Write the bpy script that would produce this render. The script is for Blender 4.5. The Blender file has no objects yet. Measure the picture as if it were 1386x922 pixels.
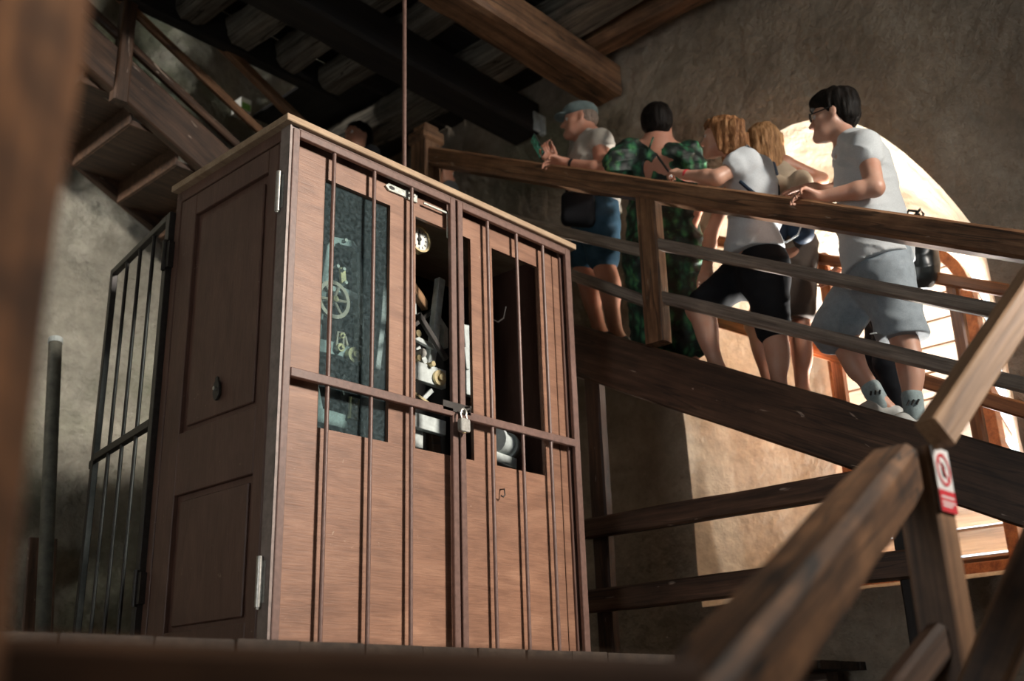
import bpy, bmesh, math, random
import numpy as np
from mathutils import Vector, Matrix, noise as mnoise
random.seed(7); np.random.seed(7)
scene = bpy.context.scene
COL = scene.collection

# ------------------------------------------------------------------ camera
W_IMG, H_IMG, F_PX = 1386., 922., 1436.
RW = np.array([[0.6772051504591867, -0.2280822641193136, -0.6995510453038848],
               [-0.735192497286031, -0.24819244491391365, -0.6307872083531684],
               [-0.02975190961736329, 0.9414770263165543, -0.3357615713452906]])
CAM = np.array([-2.13220777, -3.07350279, -0.26711091])
cam = bpy.data.cameras.new('camera')
cam_o = bpy.data.objects.new('camera', cam); COL.objects.link(cam_o)
cam.sensor_fit = 'HORIZONTAL'; cam.sensor_width = 36.; cam.lens = 36. * F_PX / W_IMG
cam.clip_start = .05; cam.clip_end = 200
M = Matrix([list(r) for r in RW]).to_4x4(); M.translation = Vector(CAM); cam_o.matrix_world = M
cam.dof.use_dof = True; cam.dof.focus_distance = 4.25; cam.dof.aperture_fstop = 1.8
scene.camera = cam_o

# ------------------------------------------------------------------ light and exposure
vs = scene.view_settings
vs.view_transform = 'Standard'; vs.look = 'None'; vs.exposure = 0.0; vs.gamma = 1.0; vs.use_curve_mapping = False
world = bpy.data.worlds.new('sky'); scene.world = world; world.use_nodes = True
bg = world.node_tree.nodes['Background']; bg.inputs[0].default_value = (.80, .92, 1.0, 1); bg.inputs[1].default_value = 3.0

def area_light(name, loc, target, sx, sy, power, color, spread=180):
    l = bpy.data.lights.new(name, 'AREA'); l.shape = 'RECTANGLE'; l.size = sx; l.size_y = sy
    l.energy = power; l.color = color; l.spread = math.radians(spread)
    o = bpy.data.objects.new(name, l); COL.objects.link(o); o.location = loc
    o.rotation_euler = (Vector(target) - Vector(loc)).to_track_quat('-Z', 'Y').to_euler()
    return o
# daylight behind the tall window of the wall at the photographer's back
area_light('window_daylight', (2.65, -8.5, 4.4), (1.0, 0.3, 1.2), 1.2, 1.3, 1500, (1.0, .91, .80))
# lamp added low outside, standing in for daylight bounced up through the slats
area_light('louvre_bounce_daylight', (7.2, -.75, -.55), (3.9, -.68, 1.35), 2.4, 1.5, 6300, (1.0, .955, .885))
# weak fill lamp added for the upper flight, behind a made-up stairwell opening
area_light('stairwell_fill', (-4.8, 2.55, 5.1), (1.6, 3.05, 3.4), .8, .9, 70, (1.0, .95, .87), 70)
# fill lamp added for the cabinet side, behind a made-up opening at the left
area_light('side_fill', (-4.9, -1.9, .2), (0.2, 1.2, 1.0), 1.0, 1.9, 15, (1.0, .96, .90), 120)

# ------------------------------------------------------------------ helpers
def ray(px, py):
    return RW @ np.array([px - W_IMG/2, -(py - H_IMG/2), -F_PX]) / F_PX
def onp(px, py, axis, val):
    r = ray(px, py); return CAM + r * ((val - CAM[axis]) / r[axis])
def atd(px, py, d): return CAM + ray(px, py) * d

def tag(o, label=None, cat=None, group=None, kind=None):
    if label: o['label'] = label
    if cat: o['category'] = cat
    if group: o['group'] = group
    if kind: o['kind'] = kind
    return o
def thing(name, loc, label=None, cat=None, group=None, kind=None):
    o = bpy.data.objects.new(name, None); COL.objects.link(o); o.location = Vector(loc); o.empty_display_size = .1
    return tag(o, label, cat, group, kind)
def origin_of(o):
    v = Vector(o.location)
    while o.parent: o = o.parent; v += Vector(o.location)
    return v
def mk(name, verts, faces, mat, parent=None, smooth=False, matrix=None):
    """one mesh object; verts local, matrix = world matrix (parents are never rotated)"""
    me = bpy.data.meshes.new(name); me.from_pydata([tuple(v) for v in verts], [], [tuple(f) for f in faces]); me.update()
    if smooth: me.polygons.foreach_set('use_smooth', [True] * len(me.polygons))
    if mat: me.materials.append(mat)
    return link(name, me, parent, matrix)
def link(name, me, parent=None, matrix=None):
    o = bpy.data.objects.new(name, me); COL.objects.link(o)
    m = matrix.copy() if matrix is not None else Matrix()
    if parent is not None:
        o.parent = parent; m = full_mat(parent).inverted() @ m
    o.matrix_basis = m
    return o
def full_mat(o):
    m = o.matrix_basis.copy()
    while o.parent: o = o.parent; m = o.matrix_basis @ m
    return m
def full_loc(o): return full_mat(o).translation

def bm_to(name, bm, mat, parent=None, matrix=None, smooth=False):
    me = bpy.data.meshes.new(name); bm.to_mesh(me); bm.free()
    if smooth: me.polygons.foreach_set('use_smooth', [True] * len(me.polygons))
    if mat: me.materials.append(mat)
    return link(name, me, parent, matrix)

class MB:
    """collects plain shapes of ONE part"""
    def __init__(s): s.v = []; s.f = []
    def add(s, vs, fs):
        n = len(s.v); s.v += [tuple(v) for v in vs]; s.f += [tuple(i + n for i in f) for f in fs]; return s
    def box(s, x0, x1, y0, y1, z0, z1):
        vs = [(x, y, z) for x in (x0, x1) for y in (y0, y1) for z in (z0, z1)]
        return s.add(vs, [(0,1,3,2),(4,6,7,5),(0,4,5,1),(2,3,7,6),(0,2,6,4),(1,5,7,3)])
    def tube(s, a, b, r, n=10, r2=None):
        a = Vector(a); b = Vector(b); r2 = r if r2 is None else r2
        q = (b - a).to_track_quat('Z', 'Y'); vs = []
        for p, rr in ((a, r), (b, r2)):
            for k in range(n):
                t = 2*math.pi*k/n; vs.append(p + q @ Vector((rr*math.cos(t), rr*math.sin(t), 0)))
        fs = [(k, (k+1) % n, n + (k+1) % n, n + k) for k in range(n)] + [tuple(range(n))[::-1], tuple(range(n, 2*n))]
        return s.add(vs, fs)
    def path(s, pts, r, n=8):
        pts = [Vector(p) for p in pts]; vs = []; fs = []
        for i, p in enumerate(pts):
            t = (pts[min(i+1, len(pts)-1)] - pts[max(i-1, 0)]).normalized(); q = t.to_track_quat('Z', 'Y')
            rr = r[i] if isinstance(r, (list, tuple)) else r
            for k in range(n):
                a = 2*math.pi*k/n; vs.append(p + q @ Vector((rr*math.cos(a), rr*math.sin(a), 0)))
        for i in range(len(pts)-1):
            for k in range(n): fs.append((i*n+k, i*n+(k+1) % n, (i+1)*n+(k+1) % n, (i+1)*n+k))
        fs += [tuple(range(n))[::-1], tuple(range((len(pts)-1)*n, len(pts)*n))]
        return s.add(vs, fs)
    def prism(s, poly, axis, a0, a1):
        """poly: 2-D outline; extruded along axis from a0 to a1"""
        def put(p, a):
            if axis == 0: return (a, p[0], p[1])
            if axis == 1: return (p[0], a, p[1])
            return (p[0], p[1], a)
        n = len(poly); vs = [put(p, a0) for p in poly] + [put(p, a1) for p in poly]
        return s.add(vs, [tuple(range(n))[::-1], tuple(range(n, 2*n))] + [(k, (k+1) % n, n+(k+1) % n, n+k) for k in range(n)])
    def ring(s, c, normal, r_out, r_in, th, n=32):
        c = Vector(c); q = Vector(normal).to_track_quat('Z', 'Y'); vs = []
        for (r, z) in ((r_out, -th/2), (r_out, th/2), (r_in, th/2), (r_in, -th/2)):
            for k in range(n):
                t = 2*math.pi*k/n; vs.append(c + q @ Vector((r*math.cos(t), r*math.sin(t), z)))
        fs = []
        for j in range(4):
            for k in range(n): fs.append((j*n+k, j*n+(k+1) % n, ((j+1) % 4)*n+(k+1) % n, ((j+1) % 4)*n+k))
        return s.add(vs, fs)
    def build(s, name, mat, parent=None, smooth=False, bevel=0, matrix=None):
        bm = bmesh.new(); bv = [bm.verts.new(v) for v in s.v]
        for f in s.f:
            try: bm.faces.new([bv[i] for i in f])
            except ValueError: pass
        bmesh.ops.recalc_face_normals(bm, faces=bm.faces)
        if bevel: bmesh.ops.bevel(bm, geom=list(bm.edges), offset=bevel, segments=1, affect='EDGES', clamp_overlap=True)
        o = bm_to(name, bm, mat, parent, matrix)
        if smooth:
            o.data.polygons.foreach_set('use_smooth', [True]*len(o.data.polygons))
            try: o.data.set_sharp_from_angle(angle=math.radians(38))
            except Exception: pass
        return o
def box(name, x0, x1, y0, y1, z0, z1, mat, parent=None, bevel=.003):
    return MB().box(x0, x1, y0, y1, z0, z1).build(name, mat, parent, bevel=bevel)

def timber(name, a, b, w, h, mat, parent=None, up=(0, 0, 1), rough=.004, bev=.010, seg=.14, seed=None, taper=1.0, grow=None):
    """hewn beam from a to b: local X along the grain, w = width (local Y), h = height (local Z)"""
    a = Vector(a); b = Vector(b); d = b - a; L = d.length; x = d.normalized(); u = Vector(up)
    y = u.cross(x).normalized(); z = x.cross(y)
    m = Matrix((x, y, z)).transposed().to_4x4(); m.translation = a
    n = max(2, int(L/seg)); sd = random.random()*100 if seed is None else seed
    hw, hh = w/2, h/2; bv = min(bev, hw*.45, hh*.45)
    sec = []
    ny = max(1, min(4, int(w/.06))); nz = max(1, min(4, int(h/.06)))
    for k in range(ny+1): sec.append((-hw+bv+(w-2*bv)*k/ny, -hh))
    for k in range(nz+1): sec.append((hw, -hh+bv+(h-2*bv)*k/nz))
    for k in range(ny+1): sec.append((hw-bv-(w-2*bv)*k/ny, hh))
    for k in range(nz+1): sec.append((-hw, hh-bv-(h-2*bv)*k/nz))
    vs = []; fs = []; m_ = len(sec)
    for i in range(n+1):
        t = i/n; X = L*t; s = 1 + (taper-1)*t
        for (py, pz) in sec:
            p = Vector((X*2.2+sd, py*9, pz*9)); g = mnoise.noise(p)*rough + mnoise.noise(p*3.1)*rough*.5
            rr = math.hypot(py, pz)
            vs.append((X, py*s + g*py/rr, pz*s + g*pz/rr + mnoise.noise(Vector((X*.6+sd, 0, 5)))*rough*1.2))
    for i in range(n):
        for k in range(m_): fs.append((i*m_+k, i*m_+(k+1) % m_, (i+1)*m_+(k+1) % m_, (i+1)*m_+k))
    fs += [tuple(range(m_))[::-1], tuple(range(n*m_, (n+1)*m_))]
    o = mk(name, vs, fs, mat, parent, True, m)
    try: o.data.set_sharp_from_angle(angle=math.radians(32))
    except Exception: pass
    return o

# ------------------------------------------------------------------ materials
def new_mat(name):
    m = bpy.data.materials.new(name); m.use_nodes = True; nt = m.node_tree
    return m, nt, nt.nodes['Principled BSDF']
def N(nt, typ, **kw):
    n = nt.nodes.new(typ)
    for k, v in kw.items():
        if k in n.inputs: n.inputs[k].default_value = v
        else: setattr(n, k, v)
    return n
def ramp(nt, fac, stops):
    r = nt.nodes.new('ShaderNodeValToRGB'); e = r.color_ramp.elements
    while len(e) < len(stops): e.new(.5)
    for el, (p, c) in zip(e, stops): el.position = p; el.color = (c[0], c[1], c[2], 1)
    nt.links.new(fac, r.inputs[0]); return r.outputs[0]
def mixc(nt, a, b, fac, mode='MIX'):
    m = nt.nodes.new('ShaderNodeMix'); m.data_type = 'RGBA'; m.blend_type = mode
    for sock, v in ((m.inputs[0], fac), (m.inputs[6], a), (m.inputs[7], b)):
        if hasattr(v, 'links'): nt.links.new(v, sock)
        elif isinstance(v, (int, float)): sock.default_value = v
        else: sock.default_value = (v[0], v[1], v[2], 1)
    return m.outputs[2]
def coords(nt, scale=(1, 1, 1), rand=True, kind='Object'):
    tc = nt.nodes.new('ShaderNodeTexCoord'); mp = nt.nodes.new('ShaderNodeMapping')
    mp.inputs['Scale'].default_value = scale; src = tc.outputs[kind]
    if rand:
        oi = nt.nodes.new('ShaderNodeObjectInfo'); mu = N(nt, 'ShaderNodeMath', operation='MULTIPLY'); mu.inputs[1].default_value = 37.
        nt.links.new(oi.outputs['Random'], mu.inputs[0]); ad = N(nt, 'ShaderNodeVectorMath', operation='ADD')
        nt.links.new(src, ad.inputs[0]); nt.links.new(mu.outputs[0], ad.inputs[1]); src = ad.outputs[0]
    nt.links.new(src, mp.inputs[0]); return mp.outputs[0]
def noise(nt, vec, scale, detail=5, rough=.6, dist=0):
    n = N(nt, 'ShaderNodeTexNoise', Scale=scale, Detail=detail, Roughness=rough, Distortion=dist)
    nt.links.new(vec, n.inputs['Vector']); return n.outputs[0]
def bump(nt, bsdf, h, strength, dist=.01, prev=None):
    b = N(nt, 'ShaderNodeBump', Strength=strength, Distance=dist); nt.links.new(h, b.inputs['Height'])
    if prev is not None: nt.links.new(prev, b.inputs['Normal'])
    nt.links.new(b.outputs[0], bsdf.inputs['Normal']); return b.outputs[0]

def ramp2(nt, val, lo, hi, top):
    m = N(nt, 'ShaderNodeMapRange'); m.inputs['From Min'].default_value = lo; m.inputs['From Max'].default_value = hi
    m.inputs['To Min'].default_value = top; m.inputs['To Max'].default_value = 0.; nt.links.new(val, m.inputs['Value']); return m.outputs[0]
def wood(name, dark, mid, light, rough=.62, s=1.0, stain=.5, scr=0.0, bmp=.5, axis=0, bs=1.6, crack=.0):
    m, nt, b = new_mat(name)
    sc = [30*s, 30*s, 30*s]; sc[axis] = 2.4*s
    sf = [150*s, 150*s, 150*s]; sf[axis] = 4*s
    grain = noise(nt, coords(nt, sc), 1, 6, .60, .35); fine = noise(nt, coords(nt, sf), 1, 3, .6, .2)
    col = ramp(nt, grain, [(.30, dark), (.52, mid), (.74, light)])
    col = mixc(nt, col, ramp(nt, fine, [(.35, (.62, .62, .62)), (.6, (1.1, 1.1, 1.1))]), .75, 'MULTIPLY')
    blot = noise(nt, coords(nt, (1.7, 1.7, 1.7)), bs, 5, .65, .4)
    col = mixc(nt, col, ramp(nt, blot, [(.36, (.38, .36, .35)), (.62, (1.15, 1.12, 1.1))]), stain, 'MULTIPLY')
    if scr:
        ss = [60, 60, 60]; ss[axis] = 14
        sn = noise(nt, coords(nt, ss), .32, 2, .5, 1.5)
        col = mixc(nt, col, (.42, .33, .26), ramp(nt, sn, [(.70, (0, 0, 0)), (.74, (scr, scr, scr))]))
    if crack:                                   # drying cracks along the grain
        cs = [9, 9, 9]; cs[axis] = .55
        cn = noise(nt, coords(nt, cs), 1, 3, .5, .15); sb = N(nt, 'ShaderNodeMath', operation='SUBTRACT'); sb.inputs[1].default_value = .5; nt.links.new(cn, sb.inputs[0])
        ab = N(nt, 'ShaderNodeMath', operation='ABSOLUTE'); nt.links.new(sb.outputs[0], ab.inputs[0])
        col = mixc(nt, col, (.006, .004, .003), ramp2(nt, ab.outputs[0], .004, .013, crack))
    nt.links.new(col, b.inputs['Base Color']); b.inputs['Roughness'].default_value = rough
    p = bump(nt, b, grain, bmp*.6, .006); bump(nt, b, fine, bmp*.5, .002, p)
    return m
def plaster(name, c0, c1, c2, bmp=.6, rand=False, s=1.0, green=0, patches=()):
    m, nt, b = new_mat(name); v = coords(nt, (s, s, s), rand)
    a = noise(nt, v, 1.3, 8, .62, .0); f = noise(nt, v, 16, 6, .65); g = noise(nt, v, 4.5, 5, .55, .0)
    col = ramp(nt, a, [(.30, c0), (.52, c1), (.72, c2)])
    col = mixc(nt, col, ramp(nt, f, [(.3, (.72, .71, .70)), (.62, (1.08, 1.08, 1.07))]), .7, 'MULTIPLY')
    if green:
        gr = noise(nt, v, .9, 4, .6, .5)
        col = mixc(nt, col, (.10, .15, .055), ramp(nt, gr, [(.50, (0, 0, 0)), (.68, (green, green, green))]))
    for (pc, pr, pcol, ps) in patches:          # damp and moss stains, and brown staining that also paints in shade
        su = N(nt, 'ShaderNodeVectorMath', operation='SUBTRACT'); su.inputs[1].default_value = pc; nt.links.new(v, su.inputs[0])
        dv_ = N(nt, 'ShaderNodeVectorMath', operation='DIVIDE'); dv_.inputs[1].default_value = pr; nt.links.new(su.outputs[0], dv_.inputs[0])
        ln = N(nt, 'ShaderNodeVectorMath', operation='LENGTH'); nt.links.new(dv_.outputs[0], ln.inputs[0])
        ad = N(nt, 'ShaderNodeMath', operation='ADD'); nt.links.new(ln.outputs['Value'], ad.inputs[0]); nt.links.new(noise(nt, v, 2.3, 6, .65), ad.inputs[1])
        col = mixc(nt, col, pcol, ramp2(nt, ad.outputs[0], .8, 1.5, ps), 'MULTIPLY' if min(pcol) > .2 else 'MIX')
    nt.links.new(col, b.inputs['Base Color']); b.inputs['Roughness'].default_value = .92
    p = bump(nt, b, g, bmp, .09); bump(nt, b, f, bmp*.8, .02, p)
    return m
def plain(name, c, rough=.5, metal=0, var=.25, scale=30, bmp=0, spec=.5):
    m, nt, b = new_mat(name); v = coords(nt, (1, 1, 1))
    n = noise(nt, v, scale, 5, .65)
    col = mixc(nt, c, ramp(nt, n, [(.3, (1-var,)*3), (.7, (1+var*.5,)*3)]), 1.0, 'MULTIPLY')
    nt.links.new(col, b.inputs['Base Color']); b.inputs['Roughness'].default_value = rough; b.inputs['Metallic'].default_value = metal
    b.inputs['Specular IOR Level'].default_value = spec
    if bmp: bump(nt, b, n, bmp, .004)
    return m

MAT = {}
MAT['wood_dark'] = wood('dark_stained_wood', (.034, .018, .010), (.092, .048, .028), (.165, .092, .055), .50, .9, .5, .85, crack=.5)
MAT['wood_rail'] = wood('worn_handrail_wood', (.095, .045, .022), (.245, .122, .060), (.40, .225, .125), .48, 1, .5, .6, bs=3., crack=.6)
MAT['wood_grey'] = wood('weathered_grey_wood', (.13, .10, .08), (.28, .225, .18), (.42, .35, .285), .7, 1.1, .35)
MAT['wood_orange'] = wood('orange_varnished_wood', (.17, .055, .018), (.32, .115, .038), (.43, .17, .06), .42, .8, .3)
MAT['wood_beam'] = wood('brown_hewn_wood', (.07, .034, .018), (.20, .104, .053), (.34, .19, .10), .6, .7, .55, bs=3., crack=.8)
MAT['wood_black'] = wood('soot_dark_wood', (.006, .005, .0045), (.014, .011, .010), (.028, .022, .018), .7, .8, .4)
MAT['wood_pale'] = wood('pale_old_log_wood', (.07, .062, .048), (.165, .145, .115), (.27, .24, .19), .8, .8, .55, crack=.8)
MAT['wood_fore'] = wood('honey_brown_beam_wood', (.030, .014, .007), (.165, .080, .036), (.32, .17, .085), .62, .7, .75, bs=4., crack=.9)
MAT['wood_post'] = wood('blotched_orange_post_wood', (.02, .012, .008), (.17, .075, .030), (.34, .165, .070), .55, .45, 1.0, bs=7.)
MAT['wood_light'] = wood('light_planed_wood', (.22, .12, .06), (.36, .21, .115), (.46, .29, .17), .55, .9, .3)
MAT['wood_louver'] = wood('tan_louvre_wood', (.22, .145, .088), (.32, .22, .14), (.40, .285, .185), .6, 1.0, .3, axis=1)
MAT['plaster'] = plaster('rough_lime_plaster', (.20, .157, .115), (.33, .265, .20), (.44, .365, .285), .9, patches=(((3.17, -2.6, 3.2), (1., 1.15, 2.6), (.40, .36, .34), .85), ((3.17, 1.35, 3.6), (1., .8, .5), (.085, .105, .045), .55), ((3.17, 1.0, 2.5), (1., .9, .5), (.55, .56, .45), .7)))  # brown patch right of the arch: part stain, part shade put into the colour
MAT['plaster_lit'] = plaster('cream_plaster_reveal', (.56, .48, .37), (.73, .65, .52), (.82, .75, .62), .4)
MAT['stone_wall'] = plaster('green_tinged_stone_wall', (.21, .20, .165), (.38, .36, .30), (.52, .49, .41), 1.0, green=.45, s=1.15)
MAT['floor'] = wood('floor_plank_wood', (.02, .014, .01), (.05, .034, .024), (.085, .06, .04), .75, .9, .5)
MAT['iron_brown'] = plain('brown_painted_iron', (.155, .088, .070), .42, 0, .30, 45, .15)
MAT['iron_dark'] = plain('dark_worn_iron', (.036, .030, .027), .45, .15, .4, 40, .15)
MAT['iron_grey'] = plain('grey_cast_iron', (.52, .57, .56), .55, .0, .3, 25, .2)
MAT['brass'] = plain('aged_brass', (.55, .46, .27), .38, .75, .25, 40)
MAT['bronze'] = plain('dull_bronze_wheel', (.55, .45, .36), .42, .1, .2, 40)
MAT['iron_corner_lit'] = plain('lit_grey_brown_iron', (.25, .195, .175), .4, .1, .35, 25, .15)  # lighter than the brown iron: light along the corner put into its colour
MAT['steel'] = plain('worn_steel', (.55, .54, .50), .36, .7, .3, 60)
MAT['zinc'] = plain('zinc_plate_paint_flecked', (.52, .55, .50), .5, .2, .5, 120)
MAT['black'] = plain('black_void_wood', (.008, .0075, .007), .9, 0, .2)
MAT['white_enamel'] = plain('white_enamel_dial', (.80, .80, .74), .3, 0, .08)
MAT['ink'] = plain('black_ink', (.01, .01, .01), .6, 0, 0)
# ================================================================== the setting
XW = 3.17                      # inner face of the window wall
YB = 3.30                      # back wall
XL, YF = -4.3, -5.6            # walls beside and behind the photographer
ZLOW, ZTOP = -1.85, 6.2

def lump(p, amp, f=1.0, seed=0.):
    q = Vector(p)*f + Vector((seed, seed*.7, -seed))
    return amp*(mnoise.noise(q*1.1) + .55*mnoise.noise(q*2.7) + .30*mnoise.noise(q*6.3))

# --- wall with the arched, splayed window niche
NA = 26
def arch_front():
    pts = []
    cy, hw, z0, zs, top = -.615, .935, .30, 1.98, 1.06
    pts.append((cy+hw, z0))
    for k in range(1, 8): pts.append((cy+hw, z0 + (zs-z0)*k/8))
    for k in range(NA+1):
        u = math.cos(math.pi*k/NA); pts.append((cy + hw*u, zs + top*(1-abs(u)**2.15)))
    for k in range(1, 8): pts.append((cy-hw, zs + (z0-zs)*k/8))
    pts.append((cy-hw, z0))
    for k in range(1, 8): pts.append((cy-hw + 2*hw*k/8, z0))
    return pts
def arch_back():
    pts = []
    cy, hw, z0, zs, top = -.73, .475, .40, 2.02, .46
    pts.append((cy+hw, z0))
    for k in range(1, 8): pts.append((cy+hw, z0 + (zs-z0)*k/8))
    for k in range(NA+1):
        t = math.pi*k/NA; pts.append((cy + hw*math.cos(t), zs + top*math.sin(t)))
    for k in range(1, 8): pts.append((cy-hw, zs + (z0-zs)*k/8))
    pts.append((cy-hw, z0))
    for k in range(1, 8): pts.append((cy-hw + 2*hw*k/8, z0))
    return pts
XB = 4.03
AF, AB = arch_front(), arch_back(); n_arch = len(AF)
def rect_hit(p, c, y0, y1, z0, z1):
    d = (p[0]-c[0], p[1]-c[1]); t = 1e9
    if d[0] > 1e-6: t = min(t, (y1-c[0])/d[0])
    if d[0] < -1e-6: t = min(t, (y0-c[0])/d[0])
    if d[1] > 1e-6: t = min(t, (z1-c[1])/d[1])
    if d[1] < -1e-6: t = min(t, (z0-c[1])/d[1])
    return (c[0]+d[0]*t, c[1]+d[1]*t)
vs = []; fs = []; RN = 46
for j in range(RN+1):
    t = (j/RN)**1.35
    for p in AF:
        q = rect_hit(p, (-.615, 1.6), YF-.3, YB+.3, ZLOW, ZTOP)
        y = p[0] + (q[0]-p[0])*t; z = p[1] + (q[1]-p[1])*t
        e = .012*mnoise.noise(Vector((y*5, z*5, 2)))
        vs.append((XW + lump((0, y, z), .045) , y + (e if j == 0 else 0), z + (e if j == 0 else 0)))
for j in range(RN):
    for k in range(n_arch): fs.append((j*n_arch+k, j*n_arch+(k+1) % n_arch, (j+1)*n_arch+(k+1) % n_arch, (j+1)*n_arch+k))
# close the outer rectangle's corners
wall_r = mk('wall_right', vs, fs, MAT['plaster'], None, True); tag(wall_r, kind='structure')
rv = []; rf = []; RD = 14
front = vs[:n_arch]
for j in range(RD+1):
    t = j/RD
    for p, q in zip(front, AB):
        y = p[1] + (q[0]-p[1])*t; z = p[2] + (q[1]-p[2])*t; x = p[0] + (XB+.25-p[0])*t
        if 0 < j: 
            g = lump((x, y, z), .016, 2.2, 4.); y += g; z += g*.6
        rv.append((x, y, z))
for j in range(RD):
    for k in range(n_arch): rf.append((j*n_arch+k, j*n_arch+(k+1) % n_arch, (j+1)*n_arch+(k+1) % n_arch, (j+1)*n_arch+k))
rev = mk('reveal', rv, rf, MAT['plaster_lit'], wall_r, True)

def grid_wall(name, axis, val, u0, u1, z0, z1, mat, amp=.05, step=.12, hole=None, seed=1.):
    nu = int((u1-u0)/step); nz = int((z1-z0)/step); V = []; Fc = []
    for i in range(nu+1):
        for j in range(nz+1):
            u = u0+(u1-u0)*i/nu; z = z0+(z1-z0)*j/nz
            p = (val, u, z) if axis == 0 else (u, val, z)
            g = lump(p, amp, 1.3, seed)
            V.append((val+g, u, z) if axis == 0 else (u, val+g, z))
    for i in range(nu):
        for j in range(nz):
            uc = u0+(u1-u0)*(i+.5)/nu; zc = z0+(z1-z0)*(j+.5)/nz
            if hole and any(q[0] < uc < q[1] and q[2] < zc < q[3] for q in (hole if isinstance(hole, list) else [hole])): continue
            a = i*(nz+1)+j; Fc.append((a, a+nz+1, a+nz+2, a+1))
    return tag(mk(name, V, Fc, mat, None, True), kind='structure')
grid_wall('wall_back', 1, YB, XL-.2, XW+.2, ZLOW, ZTOP, MAT['stone_wall'], .085, .07)
grid_wall('wall_left', 0, XL, YF-.2, YB+.2, ZLOW, ZTOP, MAT['stone_wall'], .0, .1, [(2.1, 3.0, 4.55, 5.6), (-2.5, -1.3, ZLOW, 1.2)])
w3 = thing('stairwell_fill_opening', (XL, 2.55, 5.0), kind='structure')  # unseen opening, made up to carry the stairwell fill
MB().box(XL-.06, XL+.04, 2.05, 2.12, 4.5, 5.65).box(XL-.06, XL+.04, 2.98, 3.05, 4.5, 5.65).box(XL-.06, XL+.04, 2.05, 3.05, 4.48, 4.56).box(XL-.06, XL+.04, 2.05, 3.05, 5.58, 5.66).build('window_frame', MAT['wood_beam'], w3)
d1 = thing('side_fill_opening', (XL, -1.9, ZLOW), kind='structure')  # unseen doorway, made up to carry the fill for the cabinet side
MB().box(XL-.06, XL+.04, -2.56, -2.48, ZLOW, 1.22).box(XL-.06, XL+.04, -1.32, -1.24, ZLOW, 1.22).box(XL-.06, XL+.04, -2.56, -1.24, 1.18, 1.26).build('side_fill_frame', MAT['wood_beam'], d1)
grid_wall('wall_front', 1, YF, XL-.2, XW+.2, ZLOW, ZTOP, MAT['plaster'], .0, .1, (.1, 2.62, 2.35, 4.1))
# window frame behind the photographer
w2 = thing('window_2', (1.27, YF, 3.2), kind='structure')
MB().box(.05, .12, YF-.06, YF+.04, 2.3, 4.1).box(2.60, 2.67, YF-.06, YF+.04, 2.3, 4.1).box(.05, 2.67, YF-.06, YF+.04, 2.28, 2.36).box(.05, 2.67, YF-.06, YF+.04, 4.08, 4.14).build('window_frame', MAT['wood_beam'], w2)

# --- platform the cabinet stands on, lower floor, attic cap
fl = thing('floor', (0, 1.2, -.05), kind='structure')
x = -2.9; k = 0
while x < XW:
    w = .20 + .05*random.random(); x1 = min(x+w, XW+.02)
    timber('plank', ((x+x1)/2, -.62+.02*random.random(), -.07), ((x+x1)/2, YB+.05, -.07), x1-x-.006, .04, MAT['floor'], fl, rough=.002, bev=.004, seg=.9)
    x += w
for xx in (-2.6, -1.2, .2, 1.6, 2.9):
    timber('floor_joist', (xx, -.56, -.165), (xx, YB, -.165), .12, .14, MAT['wood_dark'], fl, rough=.004, seg=.5)
tag(MB().box(XL-.2, XW+.2, YF-.2, YB+.2, ZLOW-.1, ZLOW).build('floor_lower', MAT['floor']), kind='structure')
tag(MB().box(XL-.2, XW+.3, YF-.2, YB+.3, ZTOP, ZTOP+.1).build('ceiling_upper', MAT['wood_black']), kind='structure')
# --- ceiling: boards on joists (open over the second flight)
cl = thing('ceiling', (0, -1, 4.27), kind='structure')
y = YF
while y < 2.30:
    w = .24 + .08*random.random(); y1 = min(y+w, 2.32)
    timber('plank', (XL, (y+y1)/2, 4.29), (XW+.05, (y+y1)/2, 4.29), y1-y-.012, .03, MAT['wood_black'], cl, rough=.003, bev=.004, seg=1.2)
    y += w
timber('plank', (2.55, 2.34, 4.29), (2.55, YB, 4.29), 1.2, .03, MAT['wood_black'], cl, bev=.004, seg=1.2)
o = timber('joist_end_screen', (XL, 2.36, 4.16), (2.05, 2.36, 4.16), .08, .25, MAT['wood_black'], None, rough=.006)  # added to keep stairwell light off the joist ends
tag(o, 'added dark beam screening the joist ends at the stairwell opening', 'beam')
JG = 'pale joists under the ceiling boards'; ORD = ['second', 'third', 'fourth', 'fifth', 'sixth', 'seventh', 'eighth', 'ninth', 'tenth', 'eleventh', 'twelfth', 'thirteenth']
JX = [(-3.4, .22), (-2.7, .22), (-2.0, .24), (-1.35, .22), (-.7, .24), (-.15, .22), (.38, .22), (.80, .22), (1.18, .22), (1.56, .20), (1.95, .23), (2.60, .34)]
for i, (jx, w) in enumerate(JX):
    o = timber('ceiling_joist', (jx, YF+.05, 4.155), (jx, 2.30 if jx < 2.1 else YB, 4.155), w, .21, MAT['wood_pale'], None, rough=.022, bev=.06, seg=.16)
    tag(o, 'pale rough log joist under the ceiling, %s from the window wall' % ORD[len(JX)-1-i], 'joist', JG)
o = timber('ceiling_joist', (2.93, -2.6, 4.14), (2.93, .70, 4.14), .22, .21, MAT['wood_beam'], None, rough=.022, bev=.06, seg=.16)
tag(o, 'brown rough log lying along the top of the plaster wall above the arched window', 'joist')
o = timber('ceiling_beam', (-3.8, .70, 3.92), (XW-.02, .72, 3.92), .27, .25, MAT['wood_beam'], None, rough=.010, bev=.02)
tag(o, 'big brown hewn ceiling beam ending at the wall above the man with the cap', 'beam')
o = timber('ceiling_beam', (-4.2, 1.47, 3.93), (XW-.03, 1.47, 3.93), .26, .27, MAT['wood_black'], None, rough=.010, bev=.02)
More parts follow.
